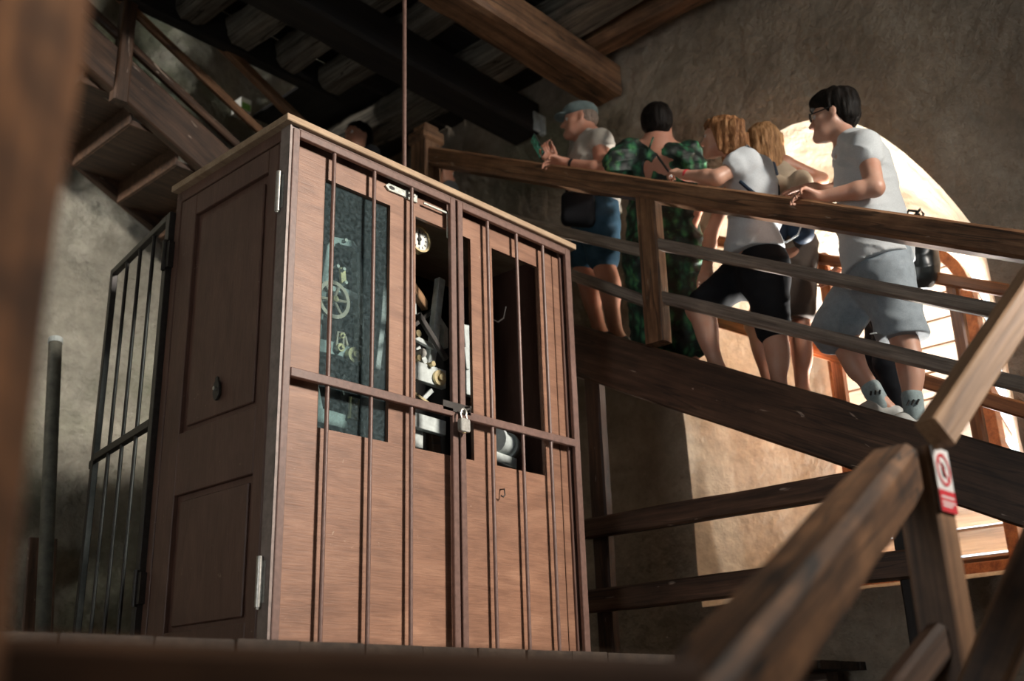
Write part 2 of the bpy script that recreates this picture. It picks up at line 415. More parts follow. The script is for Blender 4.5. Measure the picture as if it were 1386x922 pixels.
tag(o, 'nearly black ceiling beam ending behind the raised phone', 'beam')
br = MB().box(XW-.10, XW+.02, 1.325, 1.345, 3.80, 3.96).box(XW-.035, XW+.02, 1.30, 1.345, 3.78, 3.94).build('beam_bracket', MAT['iron_grey'], o, bevel=.006)

# --- louvred window at the end of the niche
win = thing('window_1', (XB, -.73, .42), kind='structure')
cy, hw, zs, tp = -.73, .475, 2.02, .46
outer = [(cy+hw, .40), (cy+hw, zs)] + [(cy+hw*math.cos(math.pi*k/20), zs+tp*math.sin(math.pi*k/20)) for k in range(1, 20)] + [(cy-hw, zs), (cy-hw, .40)]
inner = [(cy+hw-.07, .47), (cy+hw-.07, zs)] + [(cy+(hw-.07)*math.cos(math.pi*k/20), zs+(tp-.07)*math.sin(math.pi*k/20)) for k in range(1, 20)] + [(cy-hw+.07, zs), (cy-hw+.07, .47)]
mb = MB(); no = len(outer)
V = [(XB-.05, *p) for p in outer] + [(XB-.05, *p) for p in inner] + [(XB+.05, *p) for p in outer] + [(XB+.05, *p) for p in inner]
Fq = []
for k in range(no):
    k2 = (k+1) % no
    Fq += [(k, k2, no+k2, no+k), (2*no+k2, 2*no+k, 3*no+k, 3*no+k2), (no+k, no+k2, 3*no+k2, 3*no+k), (k2, k, 2*no+k, 2*no+k2)]
mb.add(V, Fq).build('window_frame', MAT['wood_orange'], win, bevel=.004)
z = .50; me_slat = None; k = 0
while z < zs+tp-.06:
    h_ = hw-.01 if z < zs else (hw)*math.sqrt(max(.02, 1-((z-zs)/tp)**2))-.01
    MB().prism([(XB+.03, z), (XB+.045, z+.018), (XB+.225, z-.092), (XB+.21, z-.11)], 1, cy-h_, cy+h_).build('slat', MAT['wood_louver'], win)
    z += .158; k += 1
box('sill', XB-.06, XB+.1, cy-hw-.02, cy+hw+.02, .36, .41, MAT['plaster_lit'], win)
# unseen pale slab added outside to bounce light up at the louvres
tag(box('bounce_slab', XB+.5, XB+5, -5, 4, -2.6, -2.5, MAT['plaster_lit']), kind='structure')

# ================================================================== the clock cabinet
def ply(name, c0, c1, c2, rough=.42, axis=0):
    m, nt, b = new_mat(name)
    s1 = [170, 170, 170]; s1[axis] = 9; s2 = [10, 10, 10]; s2[axis] = 2.5
    a = noise(nt, coords(nt, s1, False), 1, 5, .65, .5); c = noise(nt, coords(nt, s2, False), 1, 5, .6, 1.2)
    l = noise(nt, coords(nt, (2.4, 2.4, 2.4), False), 1, 5, .6)
    col = ramp(nt, c, [(.3, c0), (.52, c1), (.75, c2)])
    col = mixc(nt, col, ramp(nt, a, [(.34, (.78, .75, .72)), (.60, (1.10, 1.08, 1.05))]), .8, 'MULTIPLY')
    col = mixc(nt, col, ramp(nt, l, [(.35, (.72, .70, .70)), (.65, (1.1, 1.08, 1.05))]), .6, 'MULTIPLY')
    w = noise(nt, coords(nt, (30, 30, 30), False), 1.4, 3, .55, 1.0)
    col = mixc(nt, col, (.46, .34, .25), ramp(nt, w, [(.70, (0, 0, 0)), (.78, (.5, .5, .5))]))
    nt.links.new(col, b.inputs['Base Color']); b.inputs['Roughness'].default_value = rough
    bump(nt, b, a, .35, .003); return m
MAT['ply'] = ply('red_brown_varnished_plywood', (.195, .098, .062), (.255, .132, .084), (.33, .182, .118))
MAT['side'] = ply('dark_brown_panel', (.105, .053, .039), (.130, .067, .050), (.158, .084, .063), .5, 2)  # darker brown than the front boards
MAT['lid'] = ply('raw_plywood_edge', (.30, .20, .125), (.40, .285, .185), (.48, .36, .25), .7)
m, nt, b = new_mat('dusty_blue_glass')
out = nt.nodes['Material Output']; tr = N(nt, 'ShaderNodeBsdfTransparent'); tr.inputs[0].default_value = (.80, .88, .88, 1)
v = coords(nt, (1, 1, 1), False); d1 = noise(nt, v, 60, 6, .7); d2 = noise(nt, v, 9, 4, .6, 2.0)
b.inputs['Base Color'].default_value = (.15, .20, .215, 1); b.inputs['Roughness'].default_value = .12
dust = ramp(nt, d1, [(.42, (.07, .07, .07)), (.76, (.32, .32, .32))])
mx = N(nt, 'ShaderNodeMixShader'); nt.links.new(dust, mx.inputs[0]); nt.links.new(tr.outputs[0], mx.inputs[1]); nt.links.new(b.outputs[0], mx.inputs[2]); nt.links.new(mx.outputs[0], out.inputs[0])
MAT['glass'] = m

def panel_holes(name, x0, x1, z0, z1, holes, y0, y1, mat, parent, bevel=0):
    xs = sorted({x0, x1, *[h[0] for h in holes], *[h[1] for h in holes]}); zs_ = sorted({z0, z1, *[h[2] for h in holes], *[h[3] for h in holes]})
    def solid(i, j):
        if i < 0 or j < 0 or i >= len(xs)-1 or j >= len(zs_)-1: return False
        xc, zc = (xs[i]+xs[i+1])/2, (zs_[j]+zs_[j+1])/2
        return not any(h[0] < xc < h[1] and h[2] < zc < h[3] for h in holes)
    V = []; Fc = []; idx = {}
    def vid(i, j, y):
        if (i, j, y) not in idx: idx[(i, j, y)] = len(V); V.append((xs[i], y, zs_[j]))
        return idx[(i, j, y)]
    for i in range(len(xs)-1):
        for j in range(len(zs_)-1):
            if not solid(i, j): continue
            Fc.append((vid(i, j, y0), vid(i+1, j, y0), vid(i+1, j+1, y0), vid(i, j+1, y0)))
            Fc.append((vid(i, j, y1), vid(i, j+1, y1), vid(i+1, j+1, y1), vid(i+1, j, y1)))
            for (di, dj, a, c) in ((-1, 0, (i, j+1), (i, j)), (1, 0, (i+1, j), (i+1, j+1)), (0, -1, (i, j), (i+1, j)), (0, 1, (i+1, j+1), (i, j+1))):
                if not solid(i+di, j+dj): Fc.append((vid(*a, y0), vid(*a, y1), vid(*c, y1), vid(*c, y0)))
    o = mk(name, V, Fc, mat, parent)
    return o

CW, CD, CT, CB = 1.70, .775, 1.955, -.05
cab = thing('clock_cabinet', (CW/2, CD/2, CB), 'tall red-brown wooden cabinet with iron bar grilles housing a clock movement', 'cabinet')
# lid: raw plywood top, its edge shows
lid = box('lid', -.035, CW+.035, -.045, CD+.03, CT, CT+.030, MAT['lid'], cab, .003); lid['label'] = 'pale raw plywood lid edge'
# carcass
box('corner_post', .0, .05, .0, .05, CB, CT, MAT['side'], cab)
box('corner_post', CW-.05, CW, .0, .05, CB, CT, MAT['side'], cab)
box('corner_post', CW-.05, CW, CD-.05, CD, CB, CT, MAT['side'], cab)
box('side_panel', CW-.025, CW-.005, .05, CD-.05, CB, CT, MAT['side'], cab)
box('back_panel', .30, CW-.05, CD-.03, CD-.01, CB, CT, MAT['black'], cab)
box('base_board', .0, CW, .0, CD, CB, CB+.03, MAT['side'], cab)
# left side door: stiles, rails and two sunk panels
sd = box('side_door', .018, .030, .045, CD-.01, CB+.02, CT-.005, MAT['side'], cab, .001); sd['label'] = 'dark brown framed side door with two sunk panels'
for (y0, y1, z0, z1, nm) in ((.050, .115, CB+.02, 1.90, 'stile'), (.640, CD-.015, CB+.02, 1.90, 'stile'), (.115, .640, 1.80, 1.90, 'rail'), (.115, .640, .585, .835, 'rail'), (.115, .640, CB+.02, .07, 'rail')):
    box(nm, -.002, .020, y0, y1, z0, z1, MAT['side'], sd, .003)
for (z0, z1) in ((.86, 1.765), (.09, .56)):
    MB().box(.006, .019, .15, .605, z0, z1).build('sunk_panel', MAT['side'], sd, bevel=.004)
box('frame_rail', -.004, .02, .0, CD, 1.905, CT, MAT['side'], cab)
box('frame_post', -.004, .03, CD-.012, CD+.03, CB, CT, MAT['side'], cab)
# keyhole plate
kp = onp(293, 528, 0, -.008)
e = MB(); e.prism([(kp[1]+.022*math.cos(t)*(1), kp[2]+.042*math.sin(t)) for t in [2*math.pi*k/16 for k in range(16)]], 0, -.012, -.002)
e.tube((-.012, kp[1], kp[2]+.045), (-.004, kp[1], kp[2]+.045), .010).build('keyhole_plate', MAT['iron_dark'], sd, bevel=.001)
MB().tube((-.022, kp[1], kp[2]+.005), (-.008, kp[1], kp[2]+.005), .008).build('key_stub', MAT['steel'], sd)
# front boards, each with its openings
ZW0, ZW1 = .770, 1.805
b1 = panel_holes('front_board', .052, .660, CB, 1.900, [(.20, .545, ZW0, ZW1)], .013, .030, MAT['ply'], cab)
b2 = panel_holes('front_board', .669, 1.598, CB, 1.900, [(.690, 1.028, ZW0, ZW1), (1.168, 1.492, ZW0, ZW1)], .013, .030, MAT['ply'], cab)
b3 = box('front_board', 1.606, 1.655, .013, .030, CB, 1.900, MAT['ply'], cab, .002)
b4 = box('front_board', .010, .046, .009, .030, CB, 1.900, MAT['ply'], cab, .002)
g = box('glass_pane', .192, .553, .0305, .0345, ZW0-.01, ZW1+.01, MAT['glass'], cab, 0); g['label'] = 'dusty blue-tinted glass pane'
box('top_rail', .0, CW, .018, .032, 1.895, CT, MAT['side'], cab)
# iron angle on the near corner
MB().box(-.006, .0, -.022, .034, CB, CT-.002).box(-.006, .036, -.026, -.020, CB, CT-.002).build('corner_angle', MAT['iron_corner_lit'], cab)
# iron outer frame + two grille doors
YG0, YG1 = -.032, -.012
fr = MB().box(.0, CW, -.026, .004, 1.944, CT-.001).box(CW-.012, CW+.006, -.026, .03, CB, CT-.002).build('grille_frame', MAT['iron_brown'], cab, bevel=.002)
def grille(x0, x1, bars, latch):
    g = MB().box(x0, x0+.032, YG0, YG1, -.04, 1.942).box(x1-.032, x1, YG0, YG1, -.04, 1.942).box(x0+.032, x1-.032, YG0, YG1, 1.910, 1.942).box(x0+.032, x1-.032, YG0, YG1, -.04, -.01)
    g.box(x0+.032, x1-.032, YG0-.004, YG1, .925, .960)
    o = g.build('grille_door', MAT['iron_brown'], cab, bevel=.0025)
    for bx in bars: MB().tube((bx, -.020, -.02), (bx, -.020, 1.92), .0085, 10).build('bar', MAT['iron_brown'], o, smooth=True)
    return o
ga = grille(.006, .892, (.216, .427, .637), True)
gb = grille(.905, 1.692, (1.108, 1.306, 1.497), False)
# corner bracket strip hanging inside the left leaf
MB().box(.72, .868, -.010, -.004, 1.868, 1.876).box(.860, .868, -.010, -.004, 1.75, 1.876).build('bracket_strip', MAT['zinc'], ga)
# hinge barrels on the near corner
for zc in (1.672, .195):
    MB().tube((-.016, .022, zc-.085), (-.016, .022, zc+.085), .011, 12).tube((-.016, .022, zc-.092), (-.016, .022, zc-.085), .007).box(-.008, -.003, .0, .05, zc-.07, zc+.07).build('hinge', MAT['steel'], cab, smooth=True)
# hasp plate, paint flecked
hp = onp(523, 249, 1, -.002); hq = onp(566, 270, 1, -.002)
L_ = hq[0]-hp[0]; zz = (hp[2]+hq[2])/2
poly = [(hp[0], zz), (hp[0]+.02, zz+.018), (hp[0]+.11, zz+.016), (hp[0]+.12, zz+.024), (hq[0], zz+.022), (hq[0], zz-.018), (hp[0]+.12, zz-.02), (hp[0]+.11, zz-.014), (hp[0]+.02, zz-.016)]
hs = MB().prism(poly, 1, .003, .013).build('hasp_plate', MAT['zinc'], b1, bevel=.001)
MB().prism([(hp[0]+.035+.016*math.cos(2*math.pi*k/12), zz+.008*math.sin(2*math.pi*k/12)) for k in range(12)], 1, .0015, .0032).build('slot', MAT['ink'], hs)
MB().tube((hp[0]+.135, -.003, zz), (hp[0]+.135, .009, zz), .007).tube((hq[0]-.02, -.003, zz+.008), (hq[0]-.02, .009, zz+.008), .006).build('rivet', MAT['steel'], hs)
# bent nail hook under the right-hand opening
hk = onp(680, 668, 1, -.004)
MB().path([(hk[0]+.004, .015, hk[2]+.02), (hk[0]+.004, -.012, hk[2]+.018), (hk[0]+.003, -.016, hk[2]-.008), (hk[0]-.006, -.014, hk[2]-.018), (hk[0]-.016, -.01, hk[2]-.012)], .0035, 6).build('hook', MAT['iron_dark'], b2, smooth=True)

# the grille door of the back, standing open to the left
ha, hb = Vector((-.012, .812, 0)), Vector((.118, 1.585, 0)); hd = (hb-ha).normalized(); Lg = (hb-ha).length
mg = Matrix(((hd.x, -hd.y, 0, ha.x), (hd.y, hd.x, 0, ha.y), (0, 0, 1, 0), (0, 0, 0, 1)))
og = MB().box(0, .045, -.014, .014, .0, 1.87).box(Lg-.036, Lg, -.014, .014, .0, 1.87).box(.045, Lg-.036, -.014, .014, 1.838, 1.87).box(.045, Lg-.036, -.014, .014, .0, .03).box(.045, Lg-.036, -.016, .014, .905, .94).box(Lg, Lg+.055, -.004, .004, .885, .925).build('grille_door', MAT['iron_dark'], cab, bevel=.0025, matrix=mg)
og['label'] = 'dark iron grille door standing open behind the cabinet'
for k in range(3):
    t = .045+(Lg-.081)*(k+1)/4; MB().tube((t, 0, .02), (t, 0, 1.85), .0085, 10).build('bar', MAT['iron_dark'], og, smooth=True, matrix=mg)
MB().tube((Lg+.035, -.006, .905), (Lg+.035, .006, .905), .012, 12).build('lock_eye', MAT['ink'], og, matrix=mg)
for zc in (1.66, .25):
    MB().tube((-.030, .822, zc-.07), (-.030, .822, zc+.07), .012, 12).box(-.03, .0, .79, .82, zc-.06, zc+.06).build('hinge', MAT['iron_dark'], cab, smooth=True)

# padlock on the meeting stiles
pc = onp(628, 574, 1, -.062)
pad = thing('padlock', (pc[0], -.062, pc[2]-.035), 'worn silver padlock hanging between the two front grille doors', 'padlock')
MB().prism([(pc[0]-.028, pc[2]-.030), (pc[0]-.022, pc[2]-.036), (pc[0]+.022, pc[2]-.036), (pc[0]+.028, pc[2]-.030), (pc[0]+.028, pc[2]+.016), (pc[0]+.022, pc[2]+.022), (pc[0]-.022, pc[2]+.022), (pc[0]-.028, pc[2]+.016)], 1, -.074, -.050).build('lock_body', MAT['steel'], pad, bevel=.003)
MB().path([(pc[0]-.016, -.062, pc[2]+.018), (pc[0]-.016, -.062, pc[2]+.045)] + [(pc[0]-.016*math.cos(t), -.062+.0*t, pc[2]+.045+.020*math.sin(t)) for t in [math.pi*k/8 for k in range(1, 8)]] + [(pc[0]+.016, -.062, pc[2]+.045), (pc[0]+.016, -.062, pc[2]+.018)], .0048, 8).build('shackle', MAT['steel'], pad, smooth=True)
MB().tube((pc[0], -.062, pc[2]-.040), (pc[0], -.062, pc[2]-.034), .008).build('key_barrel', MAT['brass'], pad)
lt = MB().box(.80, .962, -.036, -.031, .945, .985).path([(.93, -.034, .975), (.93, -.066, .972), (.93, -.066, .956), (.93, -.034, .952)], .005, 6).build('hasp', MAT['iron_dark'], ga, smooth=True)

# ================================================================== clock movement inside
YC = .22
def cp(px, py, Y=YC): p = onp(px, py, 1, Y); return (p[0], p[2])
mv = thing('clock_movement', (.7, .35, CB+.03), 'grey cast-iron tower clock movement with bronze wheel inside the cabinet', 'clock')
def plate(name, pts, Y0, th, mat, par=None, bevel=.003, Y=None):
    return MB().prism([cp(px, py, Y if Y is not None else Y0) for px, py in pts], 1, Y0, Y0+th).build(name, mat, par or mv, bevel=bevel)
def strip(name, pts, w, Y0, th, mat, par=None):
    """flat bar following a polyline of picture points on plane Y0"""
    P = [Vector((*cp(px, py, Y0), 0)) for px, py in pts]; Lp = []; Rp = []
    for i, p in enumerate(P):
        t = (P[min(i+1, len(P)-1)]-P[max(i-1, 0)]).normalized(); n_ = Vector((-t.y, t.x, 0))
        Lp.append(p+n_*w/2); Rp.append(p-n_*w/2)
    n = len(P); V = [(p.x, Y0, p.y) for p in Lp]+[(p.x, Y0, p.y) for p in Rp]+[(p.x, Y0+th, p.y) for p in Lp]+[(p.x, Y0+th, p.y) for p in Rp]; Fc = []
    for i in range(n-1):
        Fc += [(i, i+1, n+i+1, n+i), (2*n+i+1, 2*n+i, 3*n+i, 3*n+i+1), (i+1, i, 2*n+i, 2*n+i+1), (n+i, n+i+1, 3*n+i+1, 3*n+i)]
    Fc += [(0, n, 3*n, 2*n), (n-1, 3*n-1, 4*n-1, 2*n-1)]
    return MB().add(V, Fc).build(name, mat, par or mv, bevel=.002)
fr_ = strip('cast_frame', [(428, 470), (438, 395), (447, 335), (453, 325), (478, 330), (486, 342), (488, 400), (490, 480)], .032, YC, .035, MAT['iron_grey'])
strip('cast_frame', [(441, 388), (462, 392), (486, 402)], .028, YC+.002, .03, MAT['iron_grey'])
strip('cast_frame', [(428, 466), (460, 473), (492, 484)], .055, YC-.004, .04, MAT['iron_grey'])
strip('cast_frame', [(424, 560), (450, 566), (492, 578)], .06, YC, .05, MAT['iron_grey'])
strip('cast_frame', [(424, 515), (432, 560)], .05, YC+.01, .03, MAT['iron_grey'])
# rear frame, further back
strip('cast_frame', [(512, 500), (520, 430), (524, 360)], .03, YC+.28, .03, MAT['iron_grey'])
wc = onp(451, 406, 1, YC-.045); R_ = .083
wh = MB().ring((wc[0], YC-.045, wc[2]), (0, 1, 0), R_, R_-.017, .014, 40)
for k in range(6):
    a = math.pi/3*k+.12; wh.tube((wc[0]+.010*math.cos(a), YC-.045, wc[2]+.010*math.sin(a)), (wc[0]+(R_-.012)*math.cos(a), YC-.045, wc[2]+(R_-.012)*math.sin(a)), .0075, 8)
wo = wh.build('wheel', MAT['bronze'], mv, smooth=True)
MB().tube((wc[0], YC-.065, wc[2]), (wc[0], YC+.25, wc[2]), .013, 14).build('arbor', MAT['brass'], mv, smooth=True)
strip('brass_link', [(464, 362), (466, 384)], .030, YC-.03, .012, MAT['brass'])
for (px, py) in ((464.5, 365), (467, 383), (467, 326), (456, 361)):
    q = onp(px, py, 1, YC-.035); MB().tube((q[0], YC-.045, q[2]), (q[0], YC-.02, q[2]), .008, 12).build('screw', MAT['steel'], mv, smooth=True)
for (px, py, r) in ((478, 481, .033), (460, 471, .018), (594, 512, .036), (462, 455, .012)):
    q = onp(px, py, 1, YC-.02); a = MB().tube((q[0], YC-.03, q[2]), (q[0], YC-.004, q[2]), r, 24).tube((q[0], YC-.042, q[2]), (q[0], YC-.03, q[2]), r*.42, 16).build('bushing', MAT['brass'], mv, smooth=True)
strip('lever', [(456, 470), (458, 449), (466, 450), (465, 470)], .010, YC-.02, .01, MAT['bronze'])
strip('lever', [(471, 468), (468, 455)], .012, YC-.02, .01, MAT['bronze'])
pl = strip('brass_plate', [(481, 538), (479, 568)], .05, YC-.02, .012, MAT['brass'])
q = onp(481, 543, 1, YC-.025); MB().tube((q[0], YC-.03, q[2]), (q[0], YC-.018, q[2]), .011, 14).build('screw', MAT['steel'], mv, smooth=True)
strip('lever', [(466, 535), (462, 520), (466, 508), (474, 514)], .012, YC-.01, .01, MAT['iron_dark'])
# middle bay
dc = onp(567, 324, 1, .10)
dl = MB().tube((dc[0], .10, dc[2]), (dc[0], .125, dc[2]), .056, 36).build('dial', MAT['white_enamel'], mv, smooth=True); dl['label'] = 'small round white dial with black ticks'
MB().ring((dc[0], .105, dc[2]), (0, 1, 0), .064, .055, .035, 36).build('bezel', MAT['brass'], dl, smooth=True)
for k in range(12):
    a = math.pi/6*k; MB().add([(dc[0]+r*math.cos(a)+s_*math.sin(a), .0985, dc[2]+r*math.sin(a)-s_*math.cos(a)) for r, s_ in ((.036, -.0022), (.048, -.0022), (.048, .0022), (.036, .0022))], [(0, 1, 2, 3)]).build('tick', MAT['ink'], dl)
MB().box(dc[0]-.004, dc[0]+.004, .094, .098, dc[2]-.028, dc[2]+.036).tube((dc[0], .092, dc[2]), (dc[0], .10, dc[2]), .010, 14).build('hand', MAT['ink'], dl)
o = timber('support_strut', (dc[0]-.05, .14, dc[2]-.18), (dc[0]+.22, .30, dc[2]-.20), .03, .05, MAT['wood_light'], mv, rough=.001, bev=.003)
strip('upright', [(599, 377), (594, 420), (590, 462), (583, 500)], .040, .24, .035, MAT['iron_grey'])
strip('upright', [(594, 430), (604, 445), (604, 470)], .028, .24, .03, MAT['iron_grey'])
strip('upright', [(560, 372), (562, 425)], .02, .26, .03, MAT['iron_grey'])
strip('lever', [(568, 424), (606, 486)], .026, .19, .02, MAT['iron_dark'])
strip('lever', [(562, 440), (590, 418)], .020, .27, .02, MAT['iron_dark'])
strip('lever', [(560, 455), (588, 470)], .022, .23, .02, MAT['iron_grey'])
strip('lever', [(566, 470), (578, 492)], .03, .25, .02, MAT['iron_grey'])
strip('lever', [(562, 532), (584, 548)], .014, .2, .012, MAT['brass'])
strip('lever', [(574, 540), (586, 528)], .02, .22, .012, MAT['iron_grey'])
strip('cross_plate', [(556, 498), (580, 506), (604, 514)], .085, .205, .03, MAT['iron_grey'])
strip('cross_plate', [(556, 566), (580, 573), (604, 580)], .065, .20, .03, MAT['iron_grey'])
strip('foot', [(566, 580), (566, 606)], .06, .24, .04, MAT['iron_grey'])
strip('foot', [(590, 585), (592, 612)], .05, .26, .04, MAT['wood_dark'])
for (px, py, r) in ((565, 452, .016), (571, 478, .02), (566, 485, .014), (585, 493, .012)):
    q = onp(px, py, 1, .19); MB().tube((q[0], .18, q[2]), (q[0], .26, q[2]), r, 16).build('pinion', MAT['brass'] if r < .017 else MAT['steel'], mv, smooth=True)
strip('upright', [(633, 440), (636, 480), (637, 535)], .05, .24, .03, MAT['iron_grey'])
strip('upright', [(631, 470), (634, 500)], .02, .2, .02, MAT['iron_grey'])
# right bay: drum end low down
q = onp(688, 598, 1, .2)
dr = MB().tube((q[0]-.06, .22, q[2]), (q[0]+.10, .26, q[2]-.01), .05, 20).tube((q[0]-.075, .216, q[2]), (q[0]-.055, .22, q[2]), .062, 20).tube((q[0]+.03, .245, q[2]-.005), (q[0]+.05, .25, q[2]-.005), .064, 20).build('drum', MAT['iron_grey'], mv, smooth=True)
strip('foot', [(672, 618), (700, 628)], .05, .20, .05, MAT['iron_grey'])
q = onp(668, 430, 1, .15)
MB().path([(q[0]-.03, .15, q[2]-.01), (q[0]+.03, .15, q[2]-.015), (q[0]+.08, .16, q[2]+.02), (q[0]+.11, .17, q[2]+.09)], .004, 6).build('wire', MAT['iron_dark'], mv, smooth=True)
box('bed_plate', .12, 1.55, .18, .62, .30, .36, MAT['iron_dark'], mv)
for (x_, y_) in ((.2, .22), (1.48, .22), (.2, .58), (1.48, .58)): box('leg', x_-.03, x_+.03, y_-.03, y_+.03, CB+.03, .30, MAT['iron_dark'], mv)
# drive rod up to the ceiling
rp = onp(547.5, 215, 1, .40)
o = MB().tube((rp[0], .40, CT+.03), (rp[0]-.01, .40, 4.2), .0115, 10).build('drive_rod', MAT['iron_brown'], None, smooth=True)
tag(o, 'thin vertical brown rod rising from the cabinet lid to the ceiling', 'rod')

# green and white notice on the back wall, up by the second flight
nc = onp(333, 142, 1, YB-.15)
no_ = thing('safety_notice', (nc[0], YB-.15, nc[2]-.05), 'small green and white notice on the wall behind the upper flight', 'sign')
MB().box(nc[0]-.045, nc[0]+.045, YB-.153, YB-.02, nc[2]-.055, nc[2]+.055).build('notice_plate', MAT['white_enamel'], no_)
MAT['green_paint'] = plain('green_sign_paint', (.16, .36, .06), .5, 0, .2)
MB().box(nc[0]-.037, nc[0]+.037, YB-.156, YB-.1532, nc[2]-.047, nc[2]+.010).build('green_field', MAT['green_paint'], no_)
# ================================================================== stairs
SX = 2.20
def st_z(y): return 1.60 + .522*y          # top of the stringer on the near plane
def hr_z(y): return 2.575 + .522*y         # top of the handrail
stair = thing('wooden_staircase', (2.7, -2.2, -.05), 'dark worn wooden staircase with handrail climbing past the arched window', 'staircase')
def inc(name, y0, y1, zf, x, w, h, mat, dz=0., **kw):
    return timber(name, (x, y0, zf(y0)+dz-h/2/math.cos(math.atan(.522))), (x, y1, zf(y1)+dz-h/2/math.cos(math.atan(.522))), w, h, mat, stair, **kw)
s_ = inc('stringer', -3.3, 1.62, st_z, SX+.02, .085, .275, MAT['wood_dark'], rough=.006); s_['label'] = 'dark scratched stringer beam'
inc('stringer', -3.3, 1.62, st_z, XW-.07, .06, .27, MAT['wood_dark'], rough=.004)
y0 = -3.1; k = 0
while y0 < 1.5:
    zt = st_z(y0+.15) - .10
    box('tread', SX+.05, XW-.09, y0, y0+.345, zt-.035, zt, MAT['wood_dark'], stair)
    box('riser', SX+.05, XW-.09, y0, y0+.02, zt-.17, zt-.035, MAT['wood_dark'], stair)
    y0 += .3257; k += 1
h_ = inc('handrail', -2.40, 1.52, hr_z, SX, .105, .120, MAT['wood_rail'], rough=.005, bev=.014); h_['label'] = 'worn brown handrail beam'
inc('rail', -2.30, -.225, st_z, SX-.004, .055, .060, MAT['wood_grey'], dz=.625)
inc('rail', -2.30, -.225, st_z, SX-.004, .055, .064, MAT['wood_grey'], dz=.325)
# upper section, let in a little lower at the post
def lin(name, pa, pb, w, h, mat):
    return timber(name, pa, pb, w, h, mat, stair)
a_ = onp(660, 289, 0, SX); b_ = onp(880, 342, 0, SX); d_ = (b_-a_)*.0
lin('rail', a_ + (a_-b_)*.10, b_, .05, .065, MAT['wood_grey'])
a_ = onp(780, 374, 0, SX); b_ = onp(888, 413, 0, SX)
lin('rail', a_ + (a_-b_)*1.0, b_, .05, .062, MAT['wood_grey'])
p_ = timber('post', (SX, -.180, 1.525), (SX, -.190, 2.40), .085, .120, MAT['wood_rail'], stair, up=(0, 1, 0)); p_['label'] = 'square railing post'
timber('newel_post', (SX, -2.40, -.05), (SX, -2.40, hr_z(-2.40)+.03), .11, .11, MAT['wood_rail'], stair, up=(0, 1, 0))
n_ = timber('newel_post', (SX, 1.56, 2.0), (SX, 1.56, 3.40), .15, .15, MAT['wood_beam'], stair, up=(0, 1, 0))
MB().box(SX-.095, SX+.095, 1.465, 1.655, 3.40, 3.50).build('newel_cap', MAT['wood_beam'], n_, bevel=.02)
MB().box(SX-.065, SX+.065, 1.495, 1.625, 3.50, 3.545).build('newel_cap', MAT['wood_beam'], n_, bevel=.012)
# rail on the window side, orange in the light
XR = 3.0
def far(name, pa, pb, w, h, mat): return timber(name, onp(*pa, 0, XR), onp(*pb, 0, XR), w, h, mat, stair, rough=.001)
a_, b_ = onp(1090, 347, 0, XR), onp(1365, 394, 0, XR); timber('window_side_rail', a_+(a_-b_)*.75, b_, .05, .062, MAT['wood_orange'], stair, rough=.001)
a_, b_ = onp(970, 434, 0, XR), onp(1386, 556, 0, XR); timber('window_side_rail', a_+(a_-b_)*.3, b_+(b_-a_)*.1, .05, .075, MAT['wood_orange'], stair, rough=.001)
for (pa, pb) in (((1289, 385), (1318, 620)), ((1113, 345), (1136, 560))):
    A = onp(*pa, 0, XR+.03); B = onp(*pb, 0, XR+.03); B[1] = A[1]; B[2] -= .25
    timber('window_side_post', A, B, .06, .06, MAT['wood_orange'], stair, up=(0, 1, 0), rough=.001)

# landing and second flight rising to the left along the back wall
ld = thing('landing', (2.68, 2.45, 2.40), 'dark timber landing at the head of the stairs', 'landing')
for k in range(8):
    yy = 1.64+k*.205; box('plank', SX-.04, XW-.03, yy, min(yy+.195, YB-.13), 2.36, 2.40, MAT['wood_dark'], ld)
timber('bearer', (SX+.02, 1.62, 2.28), (SX+.02, YB-.13, 2.28), .10, .15, MAT['wood_dark'], ld)
timber('bearer', (XW-.1, 1.62, 2.28), (XW-.1, YB-.13, 2.28), .10, .15, MAT['wood_dark'], ld)
fl2 = thing('upper_staircase', (1.2, 2.85, 2.4), 'shadowed wooden flight rising to the upper left along the back wall', 'staircase')
sl2 = .47
def s2z(x): return 3.18 + (1.25-x)*sl2
def inc2(name, x0, x1, y, dz, w, h, mat, **kw): return timber(name, (x0, y, s2z(x0)+dz), (x1, y, s2z(x1)+dz), w, h, mat, fl2, **kw)
inc2('stringer', 2.3, -2.6, 2.40, -.05, .07, .28, MAT['wood_dark'])
inc2('stringer', 2.3, -2.6, YB-.10, -.12, .06, .22, MAT['wood_dark'])
xx = 2.2
while xx > -2.5:
    zt = s2z(xx)-.02
    box('tread', xx-.34, xx, 2.44, YB-.12, zt-.09, zt-.05, MAT['wood_dark'], fl2); box('riser', xx-.02, xx, 2.44, YB-.12, zt-.24, zt-.09, MAT['wood_dark'], fl2)
    xx -= .33
inc2('handrail', 2.3, -1.6, 2.40, .83, .06, .075, MAT['wood_rail'])
inc2('rail', 2.3, -1.6, 2.40, .47, .045, .06, MAT['wood_rail'])
inc2('rail', 2.3, -1.6, 2.40, .21, .045, .06, MAT['wood_dark'])
for xx in (.42, -1.3): timber('post', (xx, 2.38, s2z(xx)-.25), (xx, 2.38, s2z(xx)+.85), .09, .08, MAT['wood_dark'], fl2, up=(0, 1, 0))

